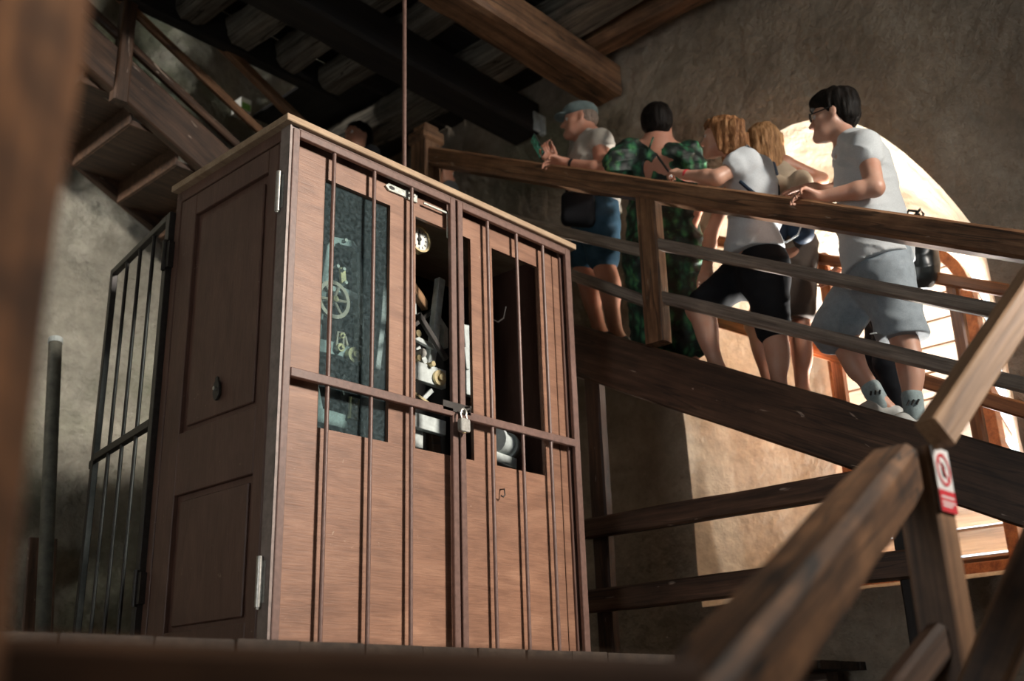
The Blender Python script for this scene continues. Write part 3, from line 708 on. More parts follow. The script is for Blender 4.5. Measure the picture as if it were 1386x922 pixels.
# low guard railing between cabinet and window
gr = thing('guard_railing', (SX, -.6, -.05), 'low dark guard railing of two horizontal beams beside the cabinet', 'railing')
timber('post', (SX+.02, .265, -.05), (SX+.02, .265, 1.62), .065, .10, MAT['wood_dark'], gr, up=(0, 1, 0))
timber('rail', (SX-.03, .33, .637), (SX-.03, -1.42, .637), .055, .105, MAT['wood_dark'], gr, rough=.004)
timber('rail', (SX-.03, .33, .275), (SX-.03, -1.42, .275), .055, .115, MAT['wood_dark'], gr, rough=.004)
timber('post', (SX+.02, -1.33, -.05), (SX+.02, -1.33, .72), .09, .13, MAT['wood_black'], gr, up=(0, 1, 0))

# ================================================================== timbers near the lens
d_ = 2.36
A = atd(1213, 640, d_); B = atd(1000, 915, 1.30)
o = timber('diagonal_brace', A, B + (B-A)*.25, .105, .125, MAT['wood_fore'], None, up=(0, 0, 1), rough=.007, bev=.018)
tag(o, 'thick honey-brown diagonal timber with a long crack crossing the lower right', 'timber')
A = atd(1268, 584, d_+.02); B = atd(1386, 405, 2.68)
o = timber('sloping_handrail', A + (A-B)*.02, B + (B-A)*.5, .060, .080, MAT['wood_light'], None, up=(0, 0, 1), rough=.001, bev=.005)
tag(o, 'light planed sloping handrail at the right edge of the picture', 'handrail')
P = atd(1262, 640, d_+.02)             # near corner of the post
post = timber('sign_post', (P[0]+.050, P[1]+.045, ZLOW), (P[0]+.050, P[1]+.045, P[2]+.065), .10, .09, MAT['wood_beam'], None, up=(0, -1, 0), rough=.002, bev=.006)
tag(post, 'upright wooden post carrying the red and white prohibition sign', 'post')
A = atd(1330, 930, 2.1); B = atd(1420, 720, 2.1)
o = timber('sloping_stair_timber', A + (A-B)*.8, B, .06, .085, MAT['wood_fore'], None, rough=.003)
tag(o, 'dim brown slanting timber in the bottom right corner', 'timber')
A = atd(1222, 930, 2.2); B = atd(1275, 862, 2.3)
o = timber('short_strut', A + (A-B)*1.2, B, .05, .07, MAT['wood_dark'], None, rough=.003)
tag(o, 'short dark strut leaning against the foot of the sign post', 'strut')
# beam across the bottom of the picture
A = atd(-260, 920, .80); B = atd(935, 954, .90)
o = timber('foreground_rail', A, B, .07, .07, MAT['wood_dark'], None, rough=.006, bev=.012)
tag(o, 'blurred brown rail across the bottom edge close to the lens', 'rail')
# post close to the lens at the left
P = atd(60, 0, .82)
right_h = Vector((.677, -.735, 0)).normalized()
c_ = Vector((P[0], P[1], 0)) - right_h*.100
o = timber('foreground_post', (c_.x, c_.y, ZLOW), (c_.x, c_.y, 4.03), 20e-2, .2, MAT['wood_post'], None, up=(-.735, -.677, 0), rough=.010, bev=.03)
tag(o, 'blurred rough brown post at the left edge close to the lens', 'post')
# leaning iron pipe by the back wall
A = onp(75, 462, 1, 2.2); B = onp(58, 850, 1, 1.9)
d_ = (B-A); t_ = (-.05 - A[2])/d_[2]; B = A + d_*t_
pp = thing('iron_pipe', tuple(B), 'dark rusty pipe standing against the stone wall at the left', 'pipe')
MAT['pipe'] = plain('mossy_grey_pipe', (.15, .145, .115), .6, 0, .5, 14, .3)
MB().tube(A, B, .034, 16).build('tube', MAT['pipe'], pp, smooth=True)
MB().ring(A, tuple(A-B), .037, .027, .03, 16).build('rim', MAT['iron_grey'], pp)
# timber lying behind the open grille door
A = onp(135, 640, 1, 2.4); A[2] = 1.0
o = timber('leaning_board', (A[0], 2.9, -.05), (A[0]+.05, 3.12, .80), .16, .03, MAT['wood_dark'], None)
tag(o, 'dark board leaning on the stone wall behind the open grille door', 'board')

# ------------------------------------------------------------------ prohibition sign
m, nt, b = new_mat('sign_white'); b.inputs['Base Color'].default_value = (.78, .77, .76, 1); b.inputs['Roughness'].default_value = .35; MAT['sign_white'] = m
m, nt, b = new_mat('sign_red'); b.inputs['Base Color'].default_value = (.62, .045, .06, 1); b.inputs['Roughness'].default_value = .35; MAT['sign_red'] = m
nrm = Vector((0, -1, 0)); rgt = Vector((1, 0, 0)); SP = Vector(atd(1277, 652, 2.42))
cc = Vector((full_loc(post).x, full_loc(post).y, 0)) + nrm*.0495
sm = Matrix(((1, 0, 0, cc.x), (0, -1, 0, cc.y), (0, 0, 1, SP.z), (0, 0, 0, 1)))   # local x right, y towards lens, z up
SW, SH = .046, .074
sg = thing('prohibition_sign', tuple(cc + Vector((0, 0, SP.z-SH))), 'small white and red prohibition sign with a ring and red caption band', 'sign')
MB().box(-SW, SW, -.002, .002, -SH, SH).build('sign_plate', MAT['sign_white'], sg, matrix=sm)
MB().ring((0, .0032, .024), (0, 1, 0), .038, .031, .0014, 32).build('red_ring', MAT['sign_red'], sg, matrix=sm)
MB().add([(-.026, .0034, .048), (-.022, .0034, .052), (.026, .0034, .0), (.022, .0034, -.004)], [(0, 1, 2, 3)]).build('red_bar', MAT['sign_red'], sg, matrix=sm)
ph = [(-.010, .010), (-.012, .020), (-.010, .034), (-.007, .035), (-.006, .026), (-.004, .040), (-.001, .041), (0, .027), (.003, .041), (.006, .040), (.005, .026), (.009, .036), (.011, .034), (.010, .018), (.007, .008), (0, .004)]
MB().add([(x, .0030, z) for x, z in ph], [tuple(range(len(ph)))]).build('hand_symbol', MAT['ink'], sg, matrix=sm)
MB().box(-SW, SW, .002, .0028, -SH, -.024).build('caption_band', MAT['sign_red'], sg, matrix=sm)
for zz in (-.040, -.052, -.060):
    MB().box(-SW*.8, SW*.8 if zz > -.058 else SW*.4, .0028, .0031, zz-.0022, zz+.0022).build('caption_line', MAT['sign_white'], sg, matrix=sm)
# ================================================================== smooth bodies from blended volumes
def _hash(ix, iy, iz, seed):
    n = (ix*374761393 + iy*668265263 + iz*2147483647 + seed*974711).astype(np.int64) & 0x7fffffff
    n = (n ^ (n >> 13))*1274126177 & 0x7fffffff
    return ((n ^ (n >> 16)) & 0xffff)/65535.*2-1
def vnoise(P, seed=0):
    i = np.floor(P).astype(np.int64); f = P-i; f = f*f*(3-2*f); r = 0
    for dx in (0, 1):
        for dy in (0, 1):
            for dz in (0, 1):
                w = (f[:, 0] if dx else 1-f[:, 0])*(f[:, 1] if dy else 1-f[:, 1])*(f[:, 2] if dz else 1-f[:, 2])
                r = r + w*_hash(i[:, 0]+dx, i[:, 1]+dy, i[:, 2]+dz, seed)
    return r
def A3(v): return np.array(v, float)
class Vol:
    def __init__(s): s.p = []
    def cap(s, a, b, ra, rb=None, k=.02, sub=False):
        s.p.append(('c', A3(a), A3(b), ra, ra if rb is None else rb, k, sub)); return s
    def chain(s, pts, rs, k=.02):
        for i in range(len(pts)-1): s.cap(pts[i], pts[i+1], rs[i], rs[i+1], k)
        return s
    def ell(s, c, rad, axes=None, k=.02, sub=False):
        s.p.append(('e', A3(c), A3(rad), np.eye(3) if axes is None else np.array(axes, float), 0, k, sub)); return s
    def dist(s, q, P):
        if q[0] == 'c':
            a, b, ra, rb = q[1:5]; ab = b-a; t = np.clip(((P-a)@ab)/max(ab@ab, 1e-9), 0, 1)
            return np.linalg.norm(P-a-t[:, None]*ab, axis=1)-(ra+(rb-ra)*t)
        c, rad, ax = q[1:4]; L = (P-c)@ax.T; k0 = np.linalg.norm(L/rad, axis=1); k1 = np.linalg.norm(L/rad**2, axis=1)
        return k0*(k0-1)/np.maximum(k1, 1e-6)
    def bounds(s):
        lo = []; hi = []
        for q in s.p:
            if q[6]: continue
            if q[0] == 'c':
                r = max(q[3], q[4]); lo += [np.minimum(q[1], q[2])-r]; hi += [np.maximum(q[1], q[2])+r]
            else: r = q[2].max(); lo += [q[1]-r]; hi += [q[1]+r]
        return np.min(lo, 0), np.max(hi, 0)
    def mesh(s, h=.007, disp=None, amp=0., cut=None):
        """surface nets on sparse blocks; cut = list of (point, normal) half-spaces removed on the normal's side"""
        B = 8; lo, hi = s.bounds(); lo = lo-3*h-amp; hi = hi+3*h+amp
        nb = np.ceil((hi-lo)/(B*h)).astype(int)+1
        ci = np.stack(np.meshgrid(*[np.arange(k) for k in nb], indexing='ij'), -1).reshape(-1, 3)
        cc = lo+(ci+.5)*B*h; half = .5*math.sqrt(3)*B*h
        D = [s.dist(q, cc) for q in s.p]
        def comb(d, x, q):
            k = q[5]
            if q[6]:
                t = np.clip(.5-.5*(d+x)/k, 0, 1); return d+(-x-d)*t+k*t*(1-t)
            t = np.clip(.5+.5*(d-x)/k, 0, 1); return d+(x-d)*t-k*t*(1-t)
        d = np.full(len(cc), .4)
        for q, x in zip(s.p, D): d = comb(d, x, q)
        act = np.where(np.abs(d) < half*1.35+amp+.02)[0]
        val = np.where(d < 0, -1., 1.).reshape(nb)
        val = np.repeat(np.repeat(np.repeat(val, B, 0), B, 1), B, 2)
        g = np.stack(np.meshgrid(*[np.arange(B)]*3, indexing='ij'), -1).reshape(-1, 3)
        pi = (ci[act][:, None, :]*B+g[None]).reshape(-1, 3); P = lo+pi*h
        f = np.full(len(P), .4); nB = B**3
        for q, x in zip(s.p, D):
            m = np.where(x[act] < half*1.3+q[5]+.06)[0]
            if len(m) == 0: continue
            sel = (m[:, None]*nB+np.arange(nB)[None]).reshape(-1)
            f[sel] = comb(f[sel], s.dist(q, P[sel]), q)
        if disp is not None: f = f+disp(P)
        if cut:
            for (c, n) in cut: f = np.maximum(f, (P-A3(c))@A3(n))
        val[pi[:, 0], pi[:, 1], pi[:, 2]] = f
        sg = val < 0; sh = np.array(val.shape)-1
        def sl(a, o): return a[o[0]:o[0]+sh[0], o[1]:o[1]+sh[1], o[2]:o[2]+sh[2]]
        cor = [(x, y, z) for x in (0, 1) for y in (0, 1) for z in (0, 1)]
        cnt = sum(sl(sg, o).astype(np.int8) for o in cor); cell = np.argwhere((cnt > 0) & (cnt < 8))
        vid = np.full(sh, -1, np.int64); vid[tuple(cell.T)] = np.arange(len(cell))
        acc = np.zeros((len(cell), 3)); num = np.zeros(len(cell))
        for o in cor:
            for ax in range(3):
                if o[ax]: continue
                o2 = list(o); o2[ax] = 1; va = val[tuple((cell+o).T)]; vb = val[tuple((cell+o2).T)]
                m = (va < 0) != (vb < 0); t = np.where(m, va/np.where(np.abs(va-vb) < 1e-9, 1, va-vb), 0)
                p = np.tile(np.array(o, float), (len(cell), 1)); p[:, ax] += t; acc[m] += p[m]; num[m] += 1
        V = lo+(cell+acc/num[:, None])*h; F = []
        for ax in range(3):
            a1, a2 = (ax+1) % 3, (ax+2) % 3
            e = np.zeros(3, int); e[ax] = 1
            A_ = sg; Bv = np.roll(sg, -1, ax); ch = A_ != Bv
            ix = np.argwhere(ch); ok = (ix[:, ax] < sh[ax]) & (ix[:, a1] > 0) & (ix[:, a2] > 0) & (ix[:, a1] < sh[a1]) & (ix[:, a2] < sh[a2]); ix = ix[ok]
            q = []
            for (u, w) in ((0, 0), (1, 0), (1, 1), (0, 1)):
                c = ix.copy(); c[:, a1] -= u; c[:, a2] -= w; q.append(vid[tuple(c.T)])
            q = np.stack(q, 1); fl = A_[tuple(ix.T)]; q[~fl] = q[~fl][:, ::-1]; F.append(q[(q >= 0).all(1)])
        return V, np.concatenate(F)
def vol_obj(name, vol, mat, parent, h=.007, disp=None, amp=0., cut=None, relax=2):
    V, F = vol.mesh(h, disp, amp, cut)
    # light smoothing
    n = len(V); E_ = np.concatenate([F[:, [0, 1]], F[:, [1, 2]], F[:, [2, 3]], F[:, [3, 0]]]); E_ = np.concatenate([E_, E_[:, ::-1]])
    deg = np.bincount(E_[:, 0], minlength=n)[:, None]
    for _ in range(relax):
        S = np.stack([np.bincount(E_[:, 0], V[E_[:, 1], k], n) for k in range(3)], 1)/np.maximum(deg, 1); V = V*.5+S*.5
    me = bpy.data.meshes.new(name); me.vertices.add(n); me.vertices.foreach_set('co', V.astype(np.float32).ravel())
    me.loops.add(F.size); me.loops.foreach_set('vertex_index', F.astype(np.int32).ravel())
    me.polygons.add(len(F)); me.polygons.foreach_set('loop_start', np.arange(0, F.size, 4, dtype=np.int32))
    me.polygons.foreach_set('use_smooth', np.ones(len(F), bool)); me.update(calc_edges=True)
    me.materials.append(mat); return link(name, me, parent)

# --- anatomy
def unit(v): v = A3(v); return v/np.linalg.norm(v)
def head_vol(v, c, f, u, s=1., ears=True, jaw=1., nose=1.):
    """c = middle of the head, f = gaze, u = up"""
    f = unit(f); u = unit(A3(u)-f*(A3(u)@f)); l = np.cross(u, f); ax = [f, l, u]
    P = lambda a, b, d: c+s*(f*a+l*b+u*d)
    v.ell(P(-.012, 0, .030), A3((.098, .077, .090))*s, ax, .02)
    v.ell(P(.030, 0, -.030), A3((.062, .060, .088))*s, ax, .03)
    v.cap(P(.050, .030, -.075), P(.078, .0, -.096), .030*s*jaw, .021*s*jaw, .03); v.cap(P(.050, -.030, -.075), P(.078, 0, -.096), .030*s*jaw, .021*s*jaw, .03)
    v.cap(P(-.005, .055, -.045), P(.050, .030, -.078), .022*s, .024*s, .025); v.cap(P(-.005, -.055, -.045), P(.050, -.030, -.078), .022*s, .024*s, .025)
    v.cap(P(.076, .034, .022), P(.084, -.034, .022), .012*s, .012*s, .02)                       # brow
    for e in (1, -1): v.ell(P(.090, e*.031, .002), A3((.016, .018, .012))*s, ax, .012, True)     # sockets
    v.cap(P(.088, 0, .008), P(.110*nose, 0, -.030), .009*s, .0125*s, .012)                       # nose
    for e in (1, -1): v.ell(P(.096, e*.011, -.034), A3((.012, .009, .009))*s, ax, .008)
    v.cap(P(.084, .020, -.060), P(.084, -.020, -.060), .0085*s, .0085*s, .010); v.cap(P(.082, .017, -.071), P(.082, -.017, -.071), .009*s, .009*s, .010)
    v.cap(P(.098, .020, -.0655), P(.098, -.020, -.0655), .004*s, .004*s, .004, True)            # mouth line
    for e in (1, -1): v.ell(P(.052, e*.050, -.022), A3((.026, .020, .022))*s, ax, .02)           # cheek
    if ears:
        for e in (1, -1):
            v.ell(P(-.012, e*.079, -.008), A3((.018, .008, .029))*s, ax, .006)
            v.ell(P(-.006, e*.090, -.004), A3((.011, .007, .020))*s, ax, .005, True)
    return P, ax
def hand_vol(v, w, d, pn, up_side, curl=(.3, .35, .4, .45), base=.12, size=1., thumb=.7, spread=.05):
    """w wrist, d towards the knuckles, pn palm normal, up_side = side on which the thumb leaves"""
    w = A3(w); d = unit(d); pn = unit(A3(pn)-d*(A3(pn)@d)); t = unit(A3(up_side)-d*(A3(up_side)@d)-pn*(A3(up_side)@pn)); z = size
    for j, o in enumerate((.028, .010, -.010, -.027)):
        v.cap(w+t*o*.55*z, w+d*.085*z+t*o*z, .0145*z, .0125*z, .012)
    v.cap(w-d*.03*z, w+d*.02*z, .024*z, .024*z, .02)
    lens = ((.040, .025, .020), (.045, .029, .022), (.041, .027, .021), (.032, .020, .018))
    for j, (o, L) in enumerate(zip((.030, .010, -.010, -.029), lens)):
        p = w+d*.082*z+t*o*z; a = base; dd = unit(d+t*spread*(1.5-j))
        for i, seg in enumerate(L):
            a += curl[j]*(1.0 if i else .6); q = p+(dd*math.cos(a)+pn*math.sin(a))*seg*z
            v.cap(p, q, (.0092-.0009*i)*z, (.0085-.0009*i)*z, .0035); p = q
    p = w+d*.022*z+t*.024*z+pn*.006*z
    for i, (seg, r) in enumerate(((.040, .0135), (.032, .0105), (.026, .0092))):
        a = thumb*(1-.32*i); q = p+unit(d*math.cos(a)+t*math.sin(a)+pn*(.25+.15*i))*seg*z; v.cap(p, q, r*z, r*.9*z, .008); p = q
def leg_vol(v, hip, kn, an, toe, th=.085, knr=.056, calf=.058, anr=.036, back=None, foot=True):
    hip, kn, an, toe = map(A3, (hip, kn, an, toe))
    v.chain([hip, kn], [th, knr], .03); v.cap(kn, an, knr*.92, anr, .03)
    b = unit(-(toe-an)+A3((0, 0, .0))); m = kn+(an-kn)*.33+b*.018; v.ell(m, (calf*.9, calf*.9, .13), None, .03)
    if foot:
        hl = an+unit(an-toe)*.03-A3((0, 0, .045)); v.cap(hl, an, .032, anr, .02); v.chain([hl, an-A3((0, 0, .03))+(toe-an)*.5, toe], [.030, .032, .022], .02)
def arm_vol(v, sh, el, wr, r0=.050, r1=.040, r2=.026):
    sh, el, wr = map(A3, (sh, el, wr)); v.chain([sh, el], [r0, r1], .025); v.cap(el, el+(wr-el)*.3, r1*.98, r1*.98, .02); v.cap(el+(wr-el)*.3, wr, r1*.98, r2, .02)
def eye_parts(P, ax, s, body, iris):
    for e in (1, -1):
        c = P(.079, e*.031, .003); r = .0125*s
        bm = bmesh.new(); bmesh.ops.create_uvsphere(bm, u_segments=14, v_segments=10, radius=r); bm.transform(Matrix.Translation(Vector(c)))
        o = bm_to('eye', bm, MAT['eye'], body, smooth=True)
        bm = bmesh.new(); bmesh.ops.create_uvsphere(bm, u_segments=12, v_segments=8, radius=r*.55); bm.transform(Matrix.Translation(Vector(c+ax[0]*r*.62))); bm_to('iris', bm, iris, o, smooth=True)

def skin(name, c, red=.0):
    m, nt, b = new_mat(name); v = coords(nt, (1, 1, 1), False)
    n = noise(nt, v, 14, 4, .6); n2 = noise(nt, v, 160, 2, .5)
    col = mixc(nt, c, (c[0]*.92, c[1]*.66, c[2]*.58), ramp(nt, n, [(.42, (0, 0, 0)), (.72, (.5, .5, .5))]))
    nt.links.new(col, b.inputs['Base Color']); b.inputs['Roughness'].default_value = .48
    b.inputs['Subsurface Weight'].default_value = .12; b.inputs['Subsurface Radius'].default_value = (.012, .005, .003)
    bump(nt, b, n2, .08, .001); return m
def cloth(name, c, rough=.85, var=.18, scale=4, weave=260, bmp=.12):
    m, nt, b = new_mat(name); v = coords(nt, (1, 1, 1), False)
    n = noise(nt, v, scale, 4, .6); w = noise(nt, v, weave, 2, .5)
    col = mixc(nt, c, ramp(nt, n, [(.3, (1-var,)*3), (.7, (1+var*.4,)*3)]), 1, 'MULTIPLY')
    col = mixc(nt, col, ramp(nt, w, [(.35, (.86,)*3), (.65, (1.06,)*3)]), .8, 'MULTIPLY')
    nt.links.new(col, b.inputs['Base Color']); b.inputs['Roughness'].default_value = rough; b.inputs['Sheen Weight'].default_value = .12 if sum(c) > .3 else .0; b.inputs['Specular IOR Level'].default_value = .3 if sum(c) > .3 else .15
    bump(nt, b, w, bmp, .001); return m
def hair_mat(name, c0, c1, c2, sc=(60, 60, 7), rough=.55):
    m, nt, b = new_mat(name); b.inputs['Specular IOR Level'].default_value = .10; n = noise(nt, coords(nt, sc, False), 1.6, 5, .65, .4); n2 = noise(nt, coords(nt, (5, 5, 2), False), 1.5, 2, .5)
    col = ramp(nt, n, [(.32, c0), (.52, c1), (.70, c2)]); col = mixc(nt, col, ramp(nt, n2, [(.35, (.6, .6, .6)), (.65, (1.15, 1.15, 1.15))]), .7, 'MULTIPLY')
    nt.links.new(col, b.inputs['Base Color']); b.inputs['Roughness'].default_value = rough; bump(nt, b, n, .6, .006); return m
MAT['eye'] = plain('eye_white', (.62, .58, .55), .25, 0, .05)
MAT['iris'] = plain('dark_iris', (.02, .014, .010), .2, 0, 0)
MAT['skin_man'] = skin('fair_skin', (.50, .285, .205)); MAT['skin_w'] = skin('light_skin', (.52, .30, .215)); MAT['skin_tan'] = skin('tanned_skin', (.42, .20, .125)); MAT['skin_old'] = skin('ruddy_skin', (.46, .225, .155)); MAT['skin_dim'] = skin('warm_skin', (.36, .17, .105))
MAT['white_cotton'] = cloth('white_cotton', (.53, .56, .585), .85, .08); MAT['polo'] = cloth('pale_white_polo_cotton', (.52, .55, .565), .85, .08)
MAT['grey_sweat'] = cloth('heather_grey_jersey', (.27, .315, .35), .9, .16, 30); MAT['black_cloth'] = cloth('black_cotton', (.012, .013, .016), .85, .2)
MAT['beige'] = cloth('beige_canvas', (.46, .37, .27), .85, .12); MAT['tee_grey'] = cloth('pale_grey_tee', (.40, .36, .31), .88, .12); MAT['denim'] = cloth('blue_denim', (.03, .075, .12), .85, .35, 9)
MAT['brown_skirt'] = cloth('dark_taupe_cloth', (.075, .058, .048), .85, .2); MAT['navy'] = cloth('navy_nylon', (.02, .032, .055), .55, .2); MAT['sock'] = cloth('grey_sock_knit', (.27, .34, .35), .9, .15, 40, 120)
MAT['cap'] = cloth('grey_teal_cap_cloth', (.13, .175, .175), .85, .25, 20); MAT['shoe'] = plain('white_worn_shoe', (.45, .46, .44), .5, 0, .2); MAT['shoe_dark'] = plain('dark_shoe', (.03, .03, .03), .5, 0, .2)
MAT['black_nylon'] = plain('black_glossy_nylon', (.012, .014, .014), .32, 0, .3, 12, .3); MAT['dim_shirt'] = cloth('dim_grey_shirt', (.25, .25, .25)); MAT['dark_shirt'] = cloth('dark_shirt', (.02, .02, .022))
MAT['hair_dark'] = hair_mat('dark_brown_hair', (.003, .0025, .002), (.008, .006, .005), (.020, .014, .010)); MAT['hair_black'] = hair_mat('black_hair', (.003, .002, .002), (.007, .005, .004), (.014, .010, .008))
MAT['hair_auburn'] = hair_mat('light_brown_streaked_hair', (.10, .042, .018), (.27, .125, .055), (.48, .27, .13)); MAT['hair_blonde'] = hair_mat('dark_blonde_hair', (.13, .062, .026), (.33, .175, .08), (.52, .31, .16)); MAT['hair_grey'] = hair_mat('short_grey_hair', (.12, .09, .075), (.22, .17, .14), (.3, .25, .21))
# dark green leaf print
m, nt, b = new_mat('green_leaf_print'); v = coords(nt, (1, 1, 1), False); vo = N(nt, 'ShaderNodeTexVoronoi', Scale=13.); vo.feature = 'F1'
ws = noise(nt, v, 7, 3, .6); ad = N(nt, 'ShaderNodeVectorMath', operation='ADD'); nt.links.new(v, ad.inputs[0]); sc_ = N(nt, 'ShaderNodeVectorMath', operation='SCALE'); sc_.inputs['Scale'].default_value = .10
nt.links.new(ws, sc_.inputs[0]); nt.links.new(sc_.outputs[0], ad.inputs[1]); mp = N(nt, 'ShaderNodeMapping'); mp.inputs['Scale'].default_value = (1.7, 1.7, .8); mp.inputs['Rotation'].default_value = (.4, .6, .3); nt.links.new(ad.outputs[0], mp.inputs[0]); nt.links.new(mp.outputs[0], vo.inputs['Vector'])
col = ramp(nt, vo.outputs['Distance'], [(.12, (.05, .19, .07)), (.34, (.014, .085, .042)), (.52, (.004, .022, .013)), (.8, (.002, .006, .005))])
col = mixc(nt, col, (.09, .22, .06), ramp(nt, noise(nt, v, 17, 3, .6, 1.2), [(.60, (0, 0, 0)), (.72, (.55, .55, .55))]))
nt.links.new(col, b.inputs['Base Color']); b.inputs['Roughness'].default_value = .6; MAT['green_print'] = m

def tread_z(y):
    k = math.floor((y+3.1)/.3257); return st_z(-3.1+k*.3257+.15)-.10
class Fig:
    """joints are read off the picture on the upright plane through the person's feet, off = metres behind (+) or before (-) it"""
    def __init__(s, foot, X, name_label, face=0., pitch=.0, face_roll=0.):
        s.P0 = onp(*foot, 0, X); V = s.P0-CAM; V[2] = 0; s.V = V/np.linalg.norm(V); s.Rt = np.array([s.V[1], -s.V[0], 0]); s.U = np.array([0, 0, 1.])
        s.root = thing('person', (s.P0[0], s.P0[1], s.P0[2]), name_label, 'person')
        s.f = unit(-s.Rt*math.cos(face)+s.V*math.sin(face)+s.U*math.tan(pitch)); s.face = face
    def J(s, px, py, off=0.):
        r = ray(px, py); t = ((s.P0+s.V*off-CAM)@s.V)/(r@s.V); return CAM+r*t
    def ax(s, px, py, X): return onp(px, py, 0, X)
def folds(seed, f=(9, 9, 5), amp=.006, f2=22, amp2=.0025):
    ff = np.array(f, float); A_ = np.array([[.8, .2, .55], [-.3, .9, .3], [-.45, -.35, .8]])
    def d(P):
        Q = P@A_.T; r = 1-np.abs(vnoise(Q*np.array([6., 6., 19.]), seed+9))      # slanting creases
        return amp*vnoise(P*ff, seed)+amp2*vnoise(P*f2, seed+5)-amp*.8*(r**4-.35)
    return d
def strands(c, u, seed, amp=.006, n=26):
    u = unit(u)
    def d(P):
        q = P-c; hgt = q@u; r = q-hgt[:, None]*u
        return amp*vnoise(np.concatenate([r*70, (hgt*9)[:, None]], 1)[:, :3]+hgt[:, None]*6, seed)+amp*.6*vnoise(P*24, seed+1)
    return d
# ================================================================== the visitors
def cap_between(v, a, b, r, k=.03): v.cap(a, b, r, r, k)
# ---------- young man in a white polo and grey shorts
F = Fig((1228, 588), 2.52, 'young man with glasses in white polo and grey shorts gripping the handrail', face=.10, pitch=.06)
J = F.J; h = .006
hc = J(1128, 159); bz = Vol(); Pm, axm = head_vol(bz, hc, F.f, (-.05*F.Rt+F.U), 1.04)
nk = J(1152, 203); bz.cap(hc-F.U*.06+F.Rt*.02, nk, .056, .060, .03)
shN, shF = J(1172, 199, -.165), J(1150, 200, .17); chest, waist, pel = J(1166, 240), J(1172, 305), J(1188, 362)
bz.cap(shN, shF, .055, .055, .04); bz.cap(nk, chest, .07, .11, .06); bz.cap(chest-F.V*.05, waist-F.V*.04, .115, .105, .06); bz.cap(chest+F.V*.05, waist+F.V*.04, .115, .105, .06); bz.cap(waist, pel, .12, .13, .06)
elN = J(1184, 254, -.24); wy = F.ax(1108, 259, 2.215)[1]; wrN = np.array([2.215, wy, hr_z(wy)+.036]); arm_vol(bz, shN, elN, wrN, .054, .044, .030)
hand_vol(bz, wrN, (-.80, .58, .24), (-.45, -.1, -1), (.45, .85, .3), (.40, .42, .46, .5), .40, 1.02, .45, .14)
elF = J(1135, 262, .26); wrF = J(1095, 255, .22); arm_vol(bz, shF, elF, wrF); hand_vol(bz, wrF, -F.Rt, -F.U, -F.V, size=1.)
hpN, knN, anN = J(1199, 378, -.095), J(1224, 462, -.10), J(1238, 562, -.09)
hpF, knF, anF = J(1175, 378, .09), J(1128, 450, .08), J(1193, 546, .07)
tz = tread_z(anN[1]); anN[2] = max(anN[2], tz+.075)
leg_vol(bz, hpN, knN, anN, anN-F.Rt*.16-F.U*.055, .092, .058, .060, .036); leg_vol(bz, hpF, knF, anF, anF-F.Rt*.15-F.U*.07, .092, .058, .060, .036)
body = vol_obj('body', bz, MAT['skin_man'], F.root, h)
eye_parts(Pm, axm, 1.04, body, MAT['iris'])
hv = Vol(); s = 1.04; l_, u_, f_ = axm[1], axm[2], axm[0]
hv.ell(Pm(-.020, 0, .054), (.112, .090, .092), [f_, l_, u_], .02); hv.ell(Pm(-.062, 0, .010), (.064, .082, .092), [f_, l_, u_], .03); hv.ell(Pm(.058, 0, .078), (.056, .070, .040), [f_, l_, u_], .04); hv.ell(Pm(-.02, 0, .108), (.09, .07, .045), [f_, l_, u_], .04)
hv.ell(Pm(.105, 0, .005), (.062, .10, .058), [f_, l_, u_], .015, True); hv.ell(Pm(.055, 0, -.065), (.085, .12, .085), [f_, l_, u_], .02, True)
vol_obj('hair', hv, MAT['hair_dark'], F.root, .005, strands(hc, u_, 3, .006), .02, relax=1)
# glasses
gl = MB(); gy = .004
for e in (1, -1):
    c = Pm(.104, e*.033, .004); gl.ring(c, f_, .0235, .0195, .005, 20)
gl.tube(Pm(.107, .010, .006), Pm(.107, -.010, .006), .0025, 6)
for e in (1, -1): gl.tube(Pm(.103, e*.057, .008), Pm(-.012, e*.085, .016), .0030, 6)
g_ = gl.build('glasses', MAT['ink'], F.root, smooth=True); g_['label'] = 'black framed glasses'
sv = Vol(); sv.cap(shN, shF, .066, .066, .05); sv.cap(nk-F.U*.01, chest, .075, .125, .06)
for o_ in (-.06, .06): sv.cap(chest+F.V*o_, waist+F.V*o_, .122, .118, .06)
sv.cap(waist-F.V*.055, J(1188, 356, -.06), .130, .160, .05); sv.cap(waist+F.V*.055, J(1188, 356, .06), .130, .160, .05)
sv.cap(shN, shN+(elN-shN)*.26, .066, .072, .03); sv.cap(shF, shF+(elF-shF)*.3, .066, .068, .03)
sv.cap(shN, J(1158, 196, -.02), .060, .062, .06); sv.cap(J(1182, 215, 0), J(1204, 325, 0), .085, .105, .06)
hem = J(1190, 366); cdir = unit(elN-shN)
shirt = vol_obj('polo_shirt', sv, MAT['polo'], F.root, h, folds(11, (10, 10, 4), .009), .02, [(hem, unit(-F.U+F.Rt*.18))])
cv = Vol(); ck = nk+F.U*.012-F.Rt*.012; cpts = [ck+(F.Rt*math.cos(t)*.070+F.V*math.sin(t)*.074)+F.U*(.022*math.cos(t)) for t in [2*math.pi*k/14 for k in range(15)]]
cv.chain(cpts, [.015]*15, .01)
vol_obj('collar', cv, MAT['polo'], shirt, .006)
pv = Vol(); pv.cap(J(1190, 352, -.05), J(1192, 385, -.05), .145, .140, .05); pv.cap(J(1190, 352, .05), J(1190, 385, .05), .145, .14, .05)
pv.cap(hpN, knN+(knN-hpN)*.02, .128, .112, .03); pv.cap(hpF, knF+(hpF-knF)*.02, .128, .115, .03)
